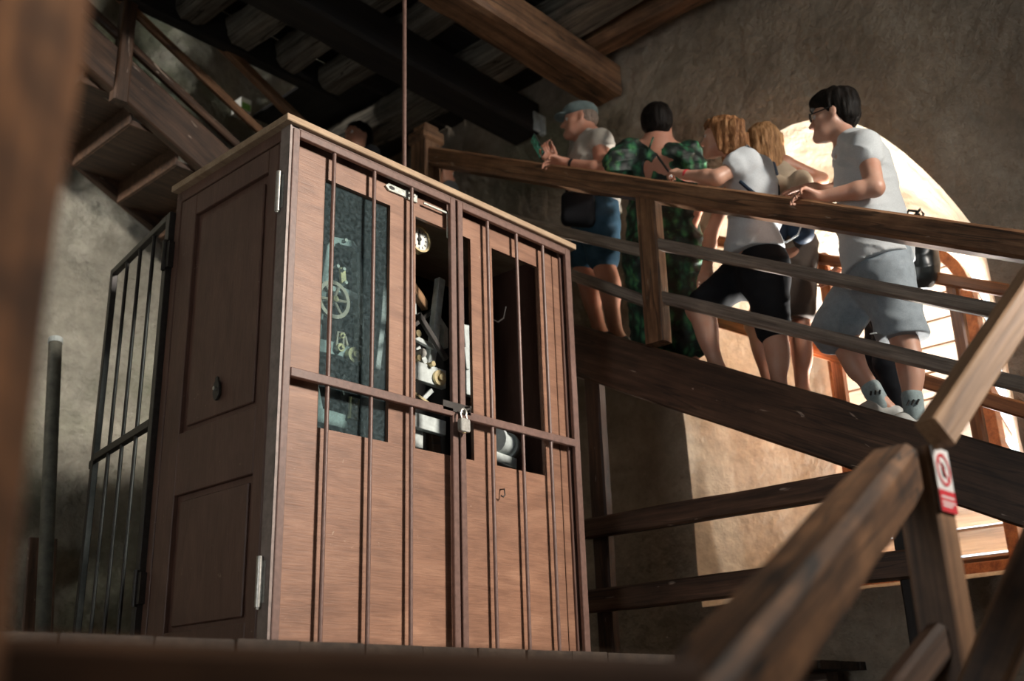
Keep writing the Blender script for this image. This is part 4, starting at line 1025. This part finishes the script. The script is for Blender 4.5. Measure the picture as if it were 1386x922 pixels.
shorts = vol_obj('shorts', pv, MAT['grey_sweat'], F.root, h, folds(5, (9, 9, 4), .010), .02, [(knN+F.U*.015+(-F.Rt)*.2, unit(-F.U-F.Rt*.02)), (J(1190, 350), F.U)])
tag(vol_obj('logo_patch', Vol().cap(J(1178, 452, -.215), J(1186, 451, -.215), .004, .004, .004), MAT['white_cotton'], shorts, .003), 'small white logo on the shorts hem')
for (an, kn) in ((anN, knN), (anF, knF)):
    d = unit(kn-an); sk = Vol(); sk.cap(an-F.U*.02, an+d*.085, .044, .047, .02); so = vol_obj('sock', sk, MAT['sock'], F.root, .005)
    for k_ in range(3):
        c = an+d*(.045)-F.V*.048-F.Rt*(.02-.02*k_); MB().tube(c-F.Rt*.007-d*.010, c+F.Rt*.007+d*.012, .005, 6).build('sock_mark', MAT['ink'], so)
    to = an-F.Rt*.165-F.U*.055; sh_ = Vol(); hl = an+F.Rt*.055-F.U*.055; sh_.chain([hl, an-F.U*.035-F.Rt*.05, to], [.036, .048, .034], .03); sh_.cap(hl-F.U*.01, to-F.U*.012, .034, .034, .02)
    vol_obj('shoe', sh_, MAT['shoe'], F.root, .006)

# ---------- boy hidden behind him: black trousers, black backpack
K = Fig((1222, 590), 2.93, 'person mostly hidden behind the young man wearing black trousers', face=.35)
J = K.J; bz = Vol(); kh = J(1172, 262, .0); head_vol(bz, kh, K.f, K.U, .92); bz.cap(kh-K.U*.06, J(1180, 300), .045, .05, .03)
ks1, ks2 = J(1190, 312, -.14), J(1170, 312, .14); bz.cap(ks1, ks2, .045, .045, .03); bz.cap(J(1182, 318), J(1195, 400), .10, .10, .05)
arm_vol(bz, ks1, J(1185, 350, -.2), J(1160, 385, -.15), .04, .034, .024); arm_vol(bz, ks2, J(1150, 350, .2), J(1130, 370, .18), .04, .034, .024)
hand_vol(bz, J(1160, 385, -.15), -K.Rt-.6*K.U, K.V, K.U, size=.85); hand_vol(bz, J(1130, 370, .18), -K.Rt-.6*K.U, -K.V, K.U, size=.85)
k1, k2 = J(1202, 490, -.06), J(1188, 480, .07); a1, a2 = J(1224, 572, -.06), J(1210, 565, .07)
leg_vol(bz, J(1200, 412, -.07), k1, a1, a1-K.Rt*.13-K.U*.04, .07, .05, .05, .034); leg_vol(bz, J(1195, 412, .07), k2, a2, a2-K.Rt*.13-K.U*.04, .07, .05, .05, .034)
vol_obj('body', bz, MAT['skin_man'], K.root, .009)
hv = Vol(); P_, a_ = head_vol(Vol(), kh, K.f, K.U, .92); hv.ell(P_(-.02, 0, .045), (.095, .08, .078), a_, .02); hv.ell(P_(-.06, 0, 0), (.05, .065, .08), a_, .03); vol_obj('hair', hv, MAT['hair_dark'], K.root, .008, strands(kh, K.U, 9), .02)
tv = Vol(); tv.cap(ks1, ks2, .055, .055, .03); tv.cap(J(1182, 318), J(1196, 405), .115, .115, .05); tv.cap(ks1, J(1187, 340, -.18), .052, .05, .03); vol_obj('shirt', tv, MAT['black_cloth'], K.root, .009, folds(3), .02)
tr_ = Vol(); tr_.cap(J(1197, 400), J(1198, 420), .125, .125, .04)
for (hp_, kn_, an_) in ((J(1200, 415, -.07), k1, a1), (J(1195, 415, .07), k2, a2)): tr_.cap(hp_, kn_, .088, .070, .03); tr_.cap(kn_, an_, .070, .055, .03)
vol_obj('trousers', tr_, MAT['black_cloth'], K.root, .009, folds(4), .02)
bp = thing('backpack', tuple(J(1246, 392, -.02)), 'black glossy backpack showing behind the hip of the young man in grey shorts', 'backpack')
bv = Vol(); bv.cap(J(1240, 318, -.06), J(1246, 372, -.06), .085, .080, .06); bv.cap(J(1236, 318, .06), J(1244, 372, .06), .085, .08, .06); bv.cap(J(1252, 345, 0), J(1254, 372, 0), .070, .065, .04)
vol_obj('bag', bv, MAT['black_nylon'], bp, .007, folds(8, (12, 12, 12), .008), .02)
MB().path([J(1226, 292, 0), J(1230, 285, 0), J(1240, 286, 0), J(1246, 294, 0)], .008, 6).path([J(1236, 294, -.03), J(1246, 283, -.03), J(1250, 290, -.03), J(1248, 296, -.03)], .008, 6).build('carry_loop', MAT['black_nylon'], bp, smooth=True)
bv2 = Vol().cap(J(1246, 382, -.05), J(1258, 380, .02), .035, .035, .03); vol_obj('pale_bottom_panel', bv2, MAT['tee_grey'], bp, .007)

# ---------- woman in a white T-shirt leaning on the rail
F = Fig((1052, 538), 2.50, 'woman in white T-shirt and black shorts leaning her forearm on the handrail', face=.12, pitch=.10)
J = F.J; hc = J(976, 186); bz = Vol(); Pm, axm = head_vol(bz, hc, F.f, F.U-.10*F.Rt, .95, jaw=.9, nose=.98)
nk = J(1004, 214); bz.cap(hc-F.U*.055+F.Rt*.015, nk, .046, .050, .03)
shN, shF = J(1012, 216, -.15), J(1000, 222, .15); chest, waist, pel = J(1014, 248), J(1018, 300), J(1026, 350)
bz.cap(shN, shF, .045, .045, .04); bz.cap(nk, chest, .06, .10, .06)
for o_ in (-.04, .04): bz.cap(chest+F.V*o_, waist+F.V*o_, .098, .088, .05); bz.cap(waist+F.V*o_, pel+F.V*o_*1.6, .088, .115, .05)
elN = F.ax(970, 241, 2.235); wrN = F.ax(926, 237, 2.215); elN[2] += .0
arm_vol(bz, shN, elN, wrN, .047, .041, .026)
hand_vol(bz, wrN, F.ax(905, 229, 2.21)-wrN, (.35, .5, -.25), (-.1, .1, 1), (.75, .8, .8, .85), .35, .9, .5, .02)
elF = J(962, 318, .17); wrF = J(957, 362, .12); arm_vol(bz, shF, elF, wrF, .044, .037, .025); hand_vol(bz, wrF, J(950, 385, .06)-wrF, (.3, .2, -.5), F.Rt, (.2, .25, .25, .3), .1, .92, .5)
hpN, knN, anN = J(1036, 362, -.08), J(1046, 448, -.08), J(1056, 528, -.08)
hpF, knF, anF = J(1014, 366, .08), J(944, 418, -.02), J(972, 500, .02)
leg_vol(bz, hpN, knN, anN, anN-F.Rt*.15-F.U*.05, .095, .060, .062, .036); leg_vol(bz, hpF, knF, anF, anF-F.Rt*.15-F.U*.05, .095, .060, .062, .036)
body = vol_obj('body', bz, MAT['skin_w'], F.root, .006); eye_parts(Pm, axm, .95, body, MAT['iris'])
hv = Vol(); f_, l_, u_ = axm
hv.ell(Pm(-.022, 0, .040), (.102, .086, .086), axm, .02); hv.ell(Pm(.045, 0, .080), (.05, .06, .035), axm, .03)
for e in (1, -1):
    for i in range(9):
        a = .022-.017*i; hv.cap(Pm(a-.008, e*(.066+.004*min(i, 3)), .04), Pm(a-.030, e*(.078-.003*i), -.112-.010*(i % 3)), .019, .012, .018)
for i in range(6): hv.cap(Pm(-.085, -.055+.022*i, .02), Pm(-.088, -.055+.022*i, -.118), .030, .020, .025)
hv.ell(Pm(.105, 0, -.020), (.072, .085, .088), axm, .012, True)
vol_obj('hair', hv, MAT['hair_auburn'], F.root, .005, strands(hc, u_, 5, .008), .02, relax=1)
sv = Vol(); sv.cap(shN, shF, .060, .06, .05); sv.cap(nk, chest, .062, .115, .05)
for o_ in (-.05, .05): sv.cap(chest+F.V*o_, waist+F.V*o_, .113, .112, .06); sv.cap(waist+F.V*o_, J(1022, 348)+F.V*o_*1.4, .114, .150, .05)
sv.cap(shN, shN+(elN-shN)*.36, .062, .072, .03); sv.cap(shF, shF+(elF-shF)*.3, .06, .068, .03); sv.cap(J(1030, 225, 0), J(1038, 300, 0), .06, .07, .05)
shirt = vol_obj('t_shirt', sv, MAT['white_cotton'], F.root, .006, folds(21, (9, 9, 4), .011), .02, [(J(1020, 353), unit(-F.U+F.Rt*.05))])
pv = Vol(); pv.cap(J(1030, 345, -.05), J(1032, 375, -.06), .130, .132, .05); pv.cap(J(1026, 345, .05), J(1026, 375, .06), .13, .132, .05); pv.cap(hpN, knN+F.U*.02, .118, .088, .04); pv.cap(hpF, knF+(hpF-knF)*.12, .115, .088, .04)
vol_obj('shorts', pv, MAT['black_cloth'], F.root, .006, folds(22), .02, [(J(1028, 345), F.U)])
MB().path([J(1002, 246, -.15), J(1012, 255, -.168), J(1022, 263, -.172)], .011, 6).build('shoulder_strap', MAT['navy'], shirt, smooth=True)
for an in (anN, anF):
    to = an-F.Rt*.16-F.U*.05; hl = an+F.Rt*.05-F.U*.05; sh_ = Vol(); sh_.chain([hl, an-F.U*.035-F.Rt*.05, to], [.034, .042, .030], .03); vol_obj('shoe', sh_, MAT['shoe'], F.root, .007)
MB().ring(wrN*.93+elN*.07, tuple(elN-wrN), .031, .025, .014, 18).build('wristband', MAT['sign_red'], F.root)
pA, pB = F.ax(893, 216, 2.20), F.ax(907, 231, 2.19)
ph = thing('phone', tuple((pA+pB)/2), 'thin dark phone held by the woman in the white T-shirt', 'phone')
dv = unit(pB-pA); nn = unit(np.cross(dv, F.V)); mm = Matrix(((dv[0], F.V[0], nn[0], pA[0]), (dv[1], F.V[1], nn[1], pA[1]), (dv[2], F.V[2], nn[2], pA[2]), (0, 0, 0, 1)))
MB().box(-.02, .12, -.034, .034, -.0045, .0045).build('case', MAT['black_nylon'], ph, bevel=.003, matrix=mm); MB().box(-.014, .114, -.030, .030, .0045, .0055).build('screen', MAT['ink'], ph, matrix=mm)

# ---------- blonde woman behind her, arm out to the right
F = Fig((1088, 545), 2.86, 'blonde woman in beige top and dark skirt standing behind the woman in white', face=.9, pitch=.05)
J = F.J; hc = J(1030, 196); bz = Vol(); Pm, axm = head_vol(bz, hc, F.f, F.U, .95, jaw=.9)
nk = J(1042, 226); bz.cap(hc-F.U*.055, nk, .046, .05, .03); shR, shL = J(1062, 222, .02), J(1022, 226, -.02); chest, waist, pel = J(1050, 252), J(1060, 305), J(1068, 350)
bz.cap(shR, shL, .045, .045, .04); bz.cap(nk, chest, .06, .095, .06)
for o_ in (-.03, .03): bz.cap(chest+F.Rt*o_, waist+F.Rt*o_, .095, .09, .05); bz.cap(waist+F.Rt*o_, pel+F.Rt*o_, .09, .115, .05)
elR = J(1112, 243, .12); wrR = J(1080, 254, .02); arm_vol(bz, shR, elR, wrR, .047, .038, .026); hand_vol(bz, wrR, -F.Rt*.9-F.U*.2, F.V, F.U, (.3, .3, .35, .4), .2, .9)
elL = J(1012, 268, -.02); wrL = J(1008, 250, -.2); arm_vol(bz, shL, elL, wrL, .045, .037, .025); hand_vol(bz, wrL, -F.Rt-.1*F.V, -F.U, F.V, size=.9)
hp1, kn1, an1 = J(1080, 372, .03), J(1082, 448, .02), J(1086, 530, .03); hp2, kn2, an2 = J(1052, 372, -.02), J(1022, 440, .05), J(1042, 520, .08)
leg_vol(bz, hp1, kn1, an1, an1-F.Rt*.08+F.V*.10-F.U*.05, .09, .056, .060, .035); leg_vol(bz, hp2, kn2, an2, an2-F.Rt*.10+F.V*.08-F.U*.05, .09, .056, .060, .035)
vol_obj('body', bz, MAT['skin_tan'], F.root, .007)
hv = Vol(); hv.ell(Pm(-.022, 0, .040), (.104, .088, .088), axm, .02)
for i in range(17):
    a = -2.2+4.4*i/16; hv.cap(Pm(-.03-.055*math.cos(a), .078*math.sin(a), .02), Pm(-.045-.055*math.cos(a), .088*math.sin(a), -.175-.012*(i % 3)), .034, .022, .028)
hv.ell(Pm(.115, 0, -.02), (.06, .07, .09), axm, .012, True)
vol_obj('hair', hv, MAT['hair_blonde'], F.root, .006, strands(hc, F.U, 15, .008), .02, relax=1)
sv = Vol(); sv.cap(J(1054, 228, .01), J(1030, 230, -.01), .055, .055, .03)
for o_ in (-.04, .04): sv.cap(chest+F.Rt*o_, waist+F.Rt*o_, .108, .105, .06)
sv.cap(waist, pel, .115, .12, .05); vol_obj('top', sv, MAT['beige'], F.root, .007, folds(31), .02)
kv = Vol()
for o_ in (-.05, .05): kv.cap(J(1066, 335)+F.Rt*o_, J(1064, 425)+F.Rt*o_, .115, .105, .05)
vol_obj('skirt', kv, MAT['brown_skirt'], F.root, .007, folds(32), .02, [(J(1068, 436), -F.U)])
for an in (an1, an2):
    to = an-F.Rt*.10+F.V*.10-F.U*.05; sh_ = Vol(); sh_.chain([an+F.Rt*.03-F.U*.05, an-F.U*.03, to], [.033, .04, .03], .03); vol_obj('shoe', sh_, MAT['shoe_dark'], F.root, .008)
bp = thing('backpack', tuple(J(1070, 335, -.16)), 'navy and beige backpack on the blonde woman', 'backpack')
bv = Vol()
for o_ in (-.07, .07): bv.cap(J(1066, 248, -.17)+F.Rt*o_, J(1066, 305, -.17)+F.Rt*o_, .062, .068, .05)
bo = vol_obj('bag', bv, MAT['beige'], bp, .007, folds(33, (14, 14, 14), .006), .02)
bw = Vol()
for o_ in (-.075, .075): bw.cap(J(1067, 300, -.185)+F.Rt*o_, J(1067, 318, -.185)+F.Rt*o_, .068, .062, .05)
vol_obj('navy_pocket', bw, MAT['navy'], bp, .007)
MB().path([J(1052, 323, -.26), J(1064, 328, -.265), J(1080, 318, -.26), J(1086, 302, -.25)], .005, 6).build('white_piping', MAT['white_cotton'], bp, smooth=True)
MB().path([J(1046, 222, -.10), J(1050, 236, -.20), J(1052, 262, -.235), J(1054, 290, -.24)], .016, 8).build('strap', MAT['navy'], bp, smooth=True)

# ---------- woman in the green leaf-print dress
F = Fig((912, 492), 2.52, 'dark-haired woman in green leaf-print dress seen from behind at the railing', face=1.75, pitch=.10)
J = F.J; hc = J(891, 168); bz = Vol(); Pm, axm = head_vol(bz, hc, F.f, F.U, .97)
nk = J(890, 196); bz.cap(hc-F.U*.05, nk, .052, .058, .03); shL, shR = J(858, 204, -.02), J(934, 206, .06); chest, waist, pel = J(893, 232), J(897, 300), J(900, 345)
bz.cap(shL, shR, .055, .055, .05); bz.cap(nk, chest, .085, .11, .06)
for o_ in (-.075, .0, .075): bz.cap(chest+F.Rt*o_*1.05, waist+F.Rt*o_, .100, .095, .06); bz.cap(waist+F.Rt*o_, pel+F.Rt*o_*1.25, .095, .12, .06)
elL = J(822, 232, -.10); wy = F.ax(766, 218, 2.215)[1]; wrL = np.array([2.215, wy, hr_z(wy)+.036]); arm_vol(bz, shL, elL, wrL, .055, .046, .028)
hand_vol(bz, wrL, (-.80, .58, .24), (-.45, -.1, -1), (.45, .85, .3), (.38, .4, .45, .5), .38, .98, .5, .14)
elR = J(950, 262, .02); wrR = J(938, 300, -.06); arm_vol(bz, shR, elR, wrR, .055, .044, .028); hand_vol(bz, wrR, J(925, 318, -.1)-wrR, F.V, F.Rt, size=.95)
hp1, kn1, an1 = J(880, 362, 0), J(886, 425, .03), J(892, 482, .03); hp2, kn2, an2 = J(922, 362, 0), J(930, 440, .02), J(938, 505, .02)
leg_vol(bz, hp1, kn1, an1, an1+F.V*.15-F.U*.05, .10, .062, .062, .038); leg_vol(bz, hp2, kn2, an2, an2+F.V*.15-F.U*.05, .10, .062, .062, .038)
vol_obj('body', bz, MAT['skin_old'], F.root, .007)
hv = Vol(); hv.ell(Pm(-.020, 0, .034), (.106, .092, .092), axm, .02); hv.ell(Pm(-.050, 0, -.02), (.070, .086, .085), axm, .03); hv.ell(Pm(.12, 0, -.02), (.075, .09, .09), axm, .015, True)
vol_obj('hair', hv, MAT['hair_black'], F.root, .006, strands(hc, F.U, 25, .006), .02)
sv = Vol()
for o_ in (-.085, .0, .085): sv.cap(J(896, 222)+F.Rt*o_*1.1, waist+F.Rt*o_, .112, .106, .05); sv.cap(waist+F.Rt*o_, pel+F.Rt*o_*1.2, .106, .132, .06)
for (o_, b_) in ((-.10, 872), (0, 893), (.10, 918)): sv.cap(J(900, 345)+F.Rt*o_, J(b_+12, 462), .128, .120, .07)
for t_ in (0, .35, .7, 1.0): sv.ell(shL+(elL-shL)*(.05+.75*t_), (.082, .082, .080), None, .03)
for t_ in (0, .4, .8): sv.ell(shR+(elR-shR)*t_*.75+F.Rt*.0, (.076, .076, .076), None, .03)
bk = J(880, 232, -.17); sv.ell(J(876, 228, -.16), (.036, .075, .115), [F.Rt, F.V, F.U], .012, True); sv.ell(nk-F.V*.02+F.U*.035, (.15, .12, .055), [F.Rt, F.V, F.U], .015, True)
dress = vol_obj('dress', sv, MAT['green_print'], F.root, .006, folds(41, (13, 13, 4), .013, 30, .006), .03)
MB().path([J(884, 186, -.12), J(880, 197, -.135), J(876, 212, -.115)], .006, 6).build('neck_tie', MAT['green_print'], dress, smooth=True)
MB().ring(wrL*.85+elL*.15, tuple(elL-wrL), .034, .027, .018, 18).build('wrist_watch', MAT['ink'], F.root)
for an in (an1, an2): vol_obj('shoe', Vol().chain([an-F.V*.03-F.U*.05, an-F.U*.035, an+F.V*.16-F.U*.05], [.032, .038, .028], .03), MAT['shoe_dark'], F.root, .009)

# ---------- older man with a flat cap and a phone
F = Fig((834, 468), 2.62, 'older man in grey-green cap and pale T-shirt holding up a phone', face=.0, pitch=.02)
J = F.J; hc = J(785, 164); bz = Vol(); Pm, axm = head_vol(bz, hc, F.f, F.U+.06*F.Rt, 1.0, jaw=1.1, nose=1.05)
nk = J(799, 190); bz.cap(hc-F.U*.05+F.Rt*.02, nk, .058, .062, .03); shN, shF = J(812, 190, -.17), J(788, 192, .17); chest, waist, pel = J(803, 222), J(803, 272), J(807, 296)
bz.cap(shN, shF, .055, .055, .04); bz.cap(nk, chest, .08, .12, .06)
for o_ in (-.05, .05): bz.cap(chest+F.V*o_, waist+F.V*o_, .125, .125, .06); bz.cap(waist+F.V*o_, pel+F.V*o_, .125, .13, .06)
elN = J(817, 236, -.24); wrN = J(752, 222, -.24); arm_vol(bz, shN, elN, wrN, .056, .046, .031); hand_vol(bz, wrN, J(738, 208, -.23)-wrN, (-.5, -.35, .2), (-.35, .1, .9), (.55, .6, .6, .6), .3, 1.0, .5)
elF = J(778, 232, .12); wrF = J(748, 219, -.12); arm_vol(bz, shF, elF, wrF); hand_vol(bz, wrF, J(738, 206, -.17)-wrF, (-.3, -.3, .2), (-.3, .1, .9), (.5, .5, .5, .5), .3, .95)
hpN, knN, anN = J(812, 310, -.09), J(818, 362, -.09), J(834, 452, -.08); hpF, knF, anF = J(800, 310, .09), J(790, 368, .09), J(812, 448, .09)
leg_vol(bz, hpN, knN, anN, anN-F.Rt*.16-F.U*.06, .10, .064, .068, .040); leg_vol(bz, hpF, knF, anF, anF-F.Rt*.16-F.U*.06, .10, .064, .068, .040)
body = vol_obj('body', bz, MAT['skin_old'], F.root, .007); eye_parts(Pm, axm, 1., body, MAT['iris'])
hv = Vol(); hv.ell(Pm(-.035, 0, .015), (.083, .081, .075), axm, .02); hv.ell(Pm(.06, 0, -.03), (.085, .12, .10), axm, .02, True); vol_obj('hair', hv, MAT['hair_grey'], F.root, .008, strands(hc, F.U, 45, .004), .02)
cv = Vol(); cv.ell(Pm(-.012, 0, .066), (.106, .090, .062), axm, .02); cv.ell(Pm(.035, 0, .062), (.075, .084, .045), axm, .03); cv.ell(Pm(.118, 0, .038), (.048, .062, .010), axm, .015)
vol_obj('cap', cv, MAT['cap'], F.root, .006)
sv = Vol(); sv.cap(shN, shF, .070, .070, .05); sv.cap(nk-F.U*.01, chest, .078, .135, .06)
for o_ in (-.06, .06): sv.cap(chest+F.V*o_, waist+F.V*o_, .138, .142, .06)
sv.cap(waist-F.V*.06, J(806, 284, -.06), .145, .156, .04); sv.cap(waist+F.V*.06, J(806, 284, .06), .145, .156, .04); sv.cap(shN, shN+(elN-shN)*.10, .070, .074, .03); sv.cap(shF, shF+(elF-shF)*.4, .07, .072, .03)
shirt = vol_obj('t_shirt', sv, MAT['tee_grey'], F.root, .007, folds(51, (9, 9, 5), .010), .02, [(J(806, 284), -F.U)])
pv = Vol(); pv.cap(J(808, 278, -.05), J(808, 300, -.05), .138, .14, .05); pv.cap(J(806, 278, .05), J(806, 300, .05), .138, .14, .05); pv.cap(hpN, knN+(knN-hpN)*-.25, .12, .098, .04); pv.cap(hpF, knF+(knF-hpF)*-.25, .12, .098, .04)
vol_obj('denim_shorts', pv, MAT['denim'], F.root, .007, folds(52), .02, [(J(808, 277), F.U)])
for an in (anN, anF): vol_obj('shoe', Vol().chain([an+F.Rt*.05-F.U*.05, an-F.U*.04-F.Rt*.05, an-F.Rt*.17-F.U*.06], [.036, .048, .034], .03), MAT['shoe_dark'], F.root, .008)
bg_ = thing('shoulder_bag', tuple(J(782, 302, -.2)), 'black shoulder bag on the hip of the man with the cap', 'bag')
bv = Vol()
for yy in (268, 276, 284, 292, 298): bv.cap(J(768, yy, -.19), J(797, yy+2, -.21), .038, .038, .02)
vol_obj('pouch', bv, MAT['black_cloth'], bg_, .007)
MB().path([J(768, 270, -.17), J(766, 245, -.15), J(772, 215, -.10), J(785, 188, -.05)], .010, 6).path([J(797, 272, -.2), J(808, 250, -.2), J(812, 220, -.18)], .010, 6).build('strap', MAT['black_cloth'], bg_, smooth=True)
pA, pB = J(721, 186, -.25), J(735, 212, -.25); dv = unit(pB-pA); nn = unit(np.cross(dv, F.V))
ph = thing('phone', tuple((pA+pB)/2), 'upright phone with a green screen held up by the man with the cap', 'phone')
tl = unit(F.V*.9-nn*.45); n2 = unit(np.cross(dv, tl)); mm = Matrix(((dv[0], tl[0], n2[0], pA[0]), (dv[1], tl[1], n2[1], pA[1]), (dv[2], tl[2], n2[2], pA[2]), (0, 0, 0, 1)))
MB().box(-.005, .145, -.036, .036, -.0045, .0045).build('case', MAT['ink'], ph, bevel=.003, matrix=mm)
m, nt, b = new_mat('phone_screen'); col = ramp(nt, noise(nt, coords(nt, (1, 1, 1), False), 40, 3), [(.38, (.008, .03, .02)), (.58, (.03, .14, .08)), (.72, (.30, .5, .5))]); nt.links.new(col, b.inputs['Base Color']); nt.links.new(col, b.inputs['Emission Color']); b.inputs['Emission Strength'].default_value = .25; b.inputs['Roughness'].default_value = .15
MB().box(.002, .138, -.032, .032, .0045, .0055).box(.002, .138, -.032, .032, -.0055, -.0045).build('screen', m, ph, matrix=mm)

# ---------- two people further up, heads showing over the cabinet
def bystander(foot, X, head, label, face, hair, shirt, sc, gz):
    F = Fig(foot, X, label, face=face); J = F.J; hc = J(*head); bz = Vol(); Pm, axm = head_vol(bz, hc, F.f, F.U, sc)
    F.root.location.z = gz
    side = np.cross(F.U, F.f); side[2] = 0; side = unit(side); nk = hc-F.U*.15*sc; s1, s2 = nk-F.U*.06+side*.16*sc, nk-F.U*.06-side*.16*sc; wz = hc-F.U*.62*sc
    top = hc[2]; g = gz; hipz = g+.50*(top+.10-g); base = lambda z: np.array([hc[0], hc[1], z])
    bz.cap(hc-F.U*.05, nk, .05*sc, .055*sc, .03); bz.cap(s1, s2, .052*sc, .052*sc, .04); bz.cap(nk, base(top-.38*sc), .07, .11*sc, .05); bz.cap(base(top-.38*sc), base(hipz), .11*sc, .115*sc, .05)
    for e, s_ in ((1, s1), (-1, s2)):
        el = s_-F.U*.27*sc+side*e*.05; wr = el-F.U*.20*sc+F.f*.10; arm_vol(bz, s_, el, wr, .045*sc, .038*sc, .026*sc); hand_vol(bz, wr, F.f*.5-F.U, -side*e, F.f, size=.9*sc)
        hp = base(hipz)+side*e*.085*sc; kn = base((hipz+g)/2)+side*e*.085*sc+F.f*.02; an = base(g+.085)+side*e*.085*sc; fh = np.array([F.f[0], F.f[1], 0]); leg_vol(bz, hp, kn, an, an+fh*.15-F.U*.055, .085*sc, .055*sc, .056*sc, .036*sc)
    body = vol_obj('body', bz, MAT['skin_dim'], F.root, .010); eye_parts(Pm, axm, sc, body, MAT['iris'])
    hv = Vol(); hv.ell(Pm(-.020, 0, .046), (.104*sc, .088*sc, .086*sc), axm, .02); hv.ell(Pm(-.055, 0, .0), (.06*sc, .08*sc, .085*sc), axm, .03); hv.ell(Pm(.11, 0, -.02), (.075, .10, .085), axm, .015, True); vol_obj('hair', hv, hair, F.root, .008, strands(hc, F.U, 55, .006), .02)
    sv = Vol(); sv.cap(s1, s2, .064*sc, .064*sc, .04); sv.cap(nk-F.U*.04, base(top-.38*sc), .075, .125*sc, .05); sv.cap(base(top-.38*sc), base(hipz-.02), .125*sc, .13*sc, .05)
    for e, s_ in ((1, s1), (-1, s2)): sv.cap(s_, s_-F.U*.18*sc+side*e*.035, .06*sc, .06*sc, .03)
    vol_obj('shirt', sv, shirt, F.root, .010, folds(61), .02)
    tv = Vol()
    for e in (1, -1): tv.chain([base(hipz)+side*e*.085*sc, base((hipz+g)/2)+side*e*.085*sc+F.f*.02, base(g+.10)+side*e*.085*sc], [.105*sc, .075*sc, .06*sc], .03)
    tv.cap(base(hipz)+side*.06, base(hipz)-side*.06, .125*sc, .125*sc, .04); vol_obj('trousers', tv, MAT['dark_shirt'], F.root, .011)
bystander((500, 418), 2.34, (484, 186), 'dark-haired man in the shadows above the cabinet lid', -.7, MAT['hair_black'], MAT['dark_shirt'], 1.0, 2.40)
bystander((610, 440), 2.62, (597, 236), 'person in grey shirt half hidden behind the newel post', 2.75, MAT['hair_black'], MAT['dim_shirt'], .92, tread_z(1.42))
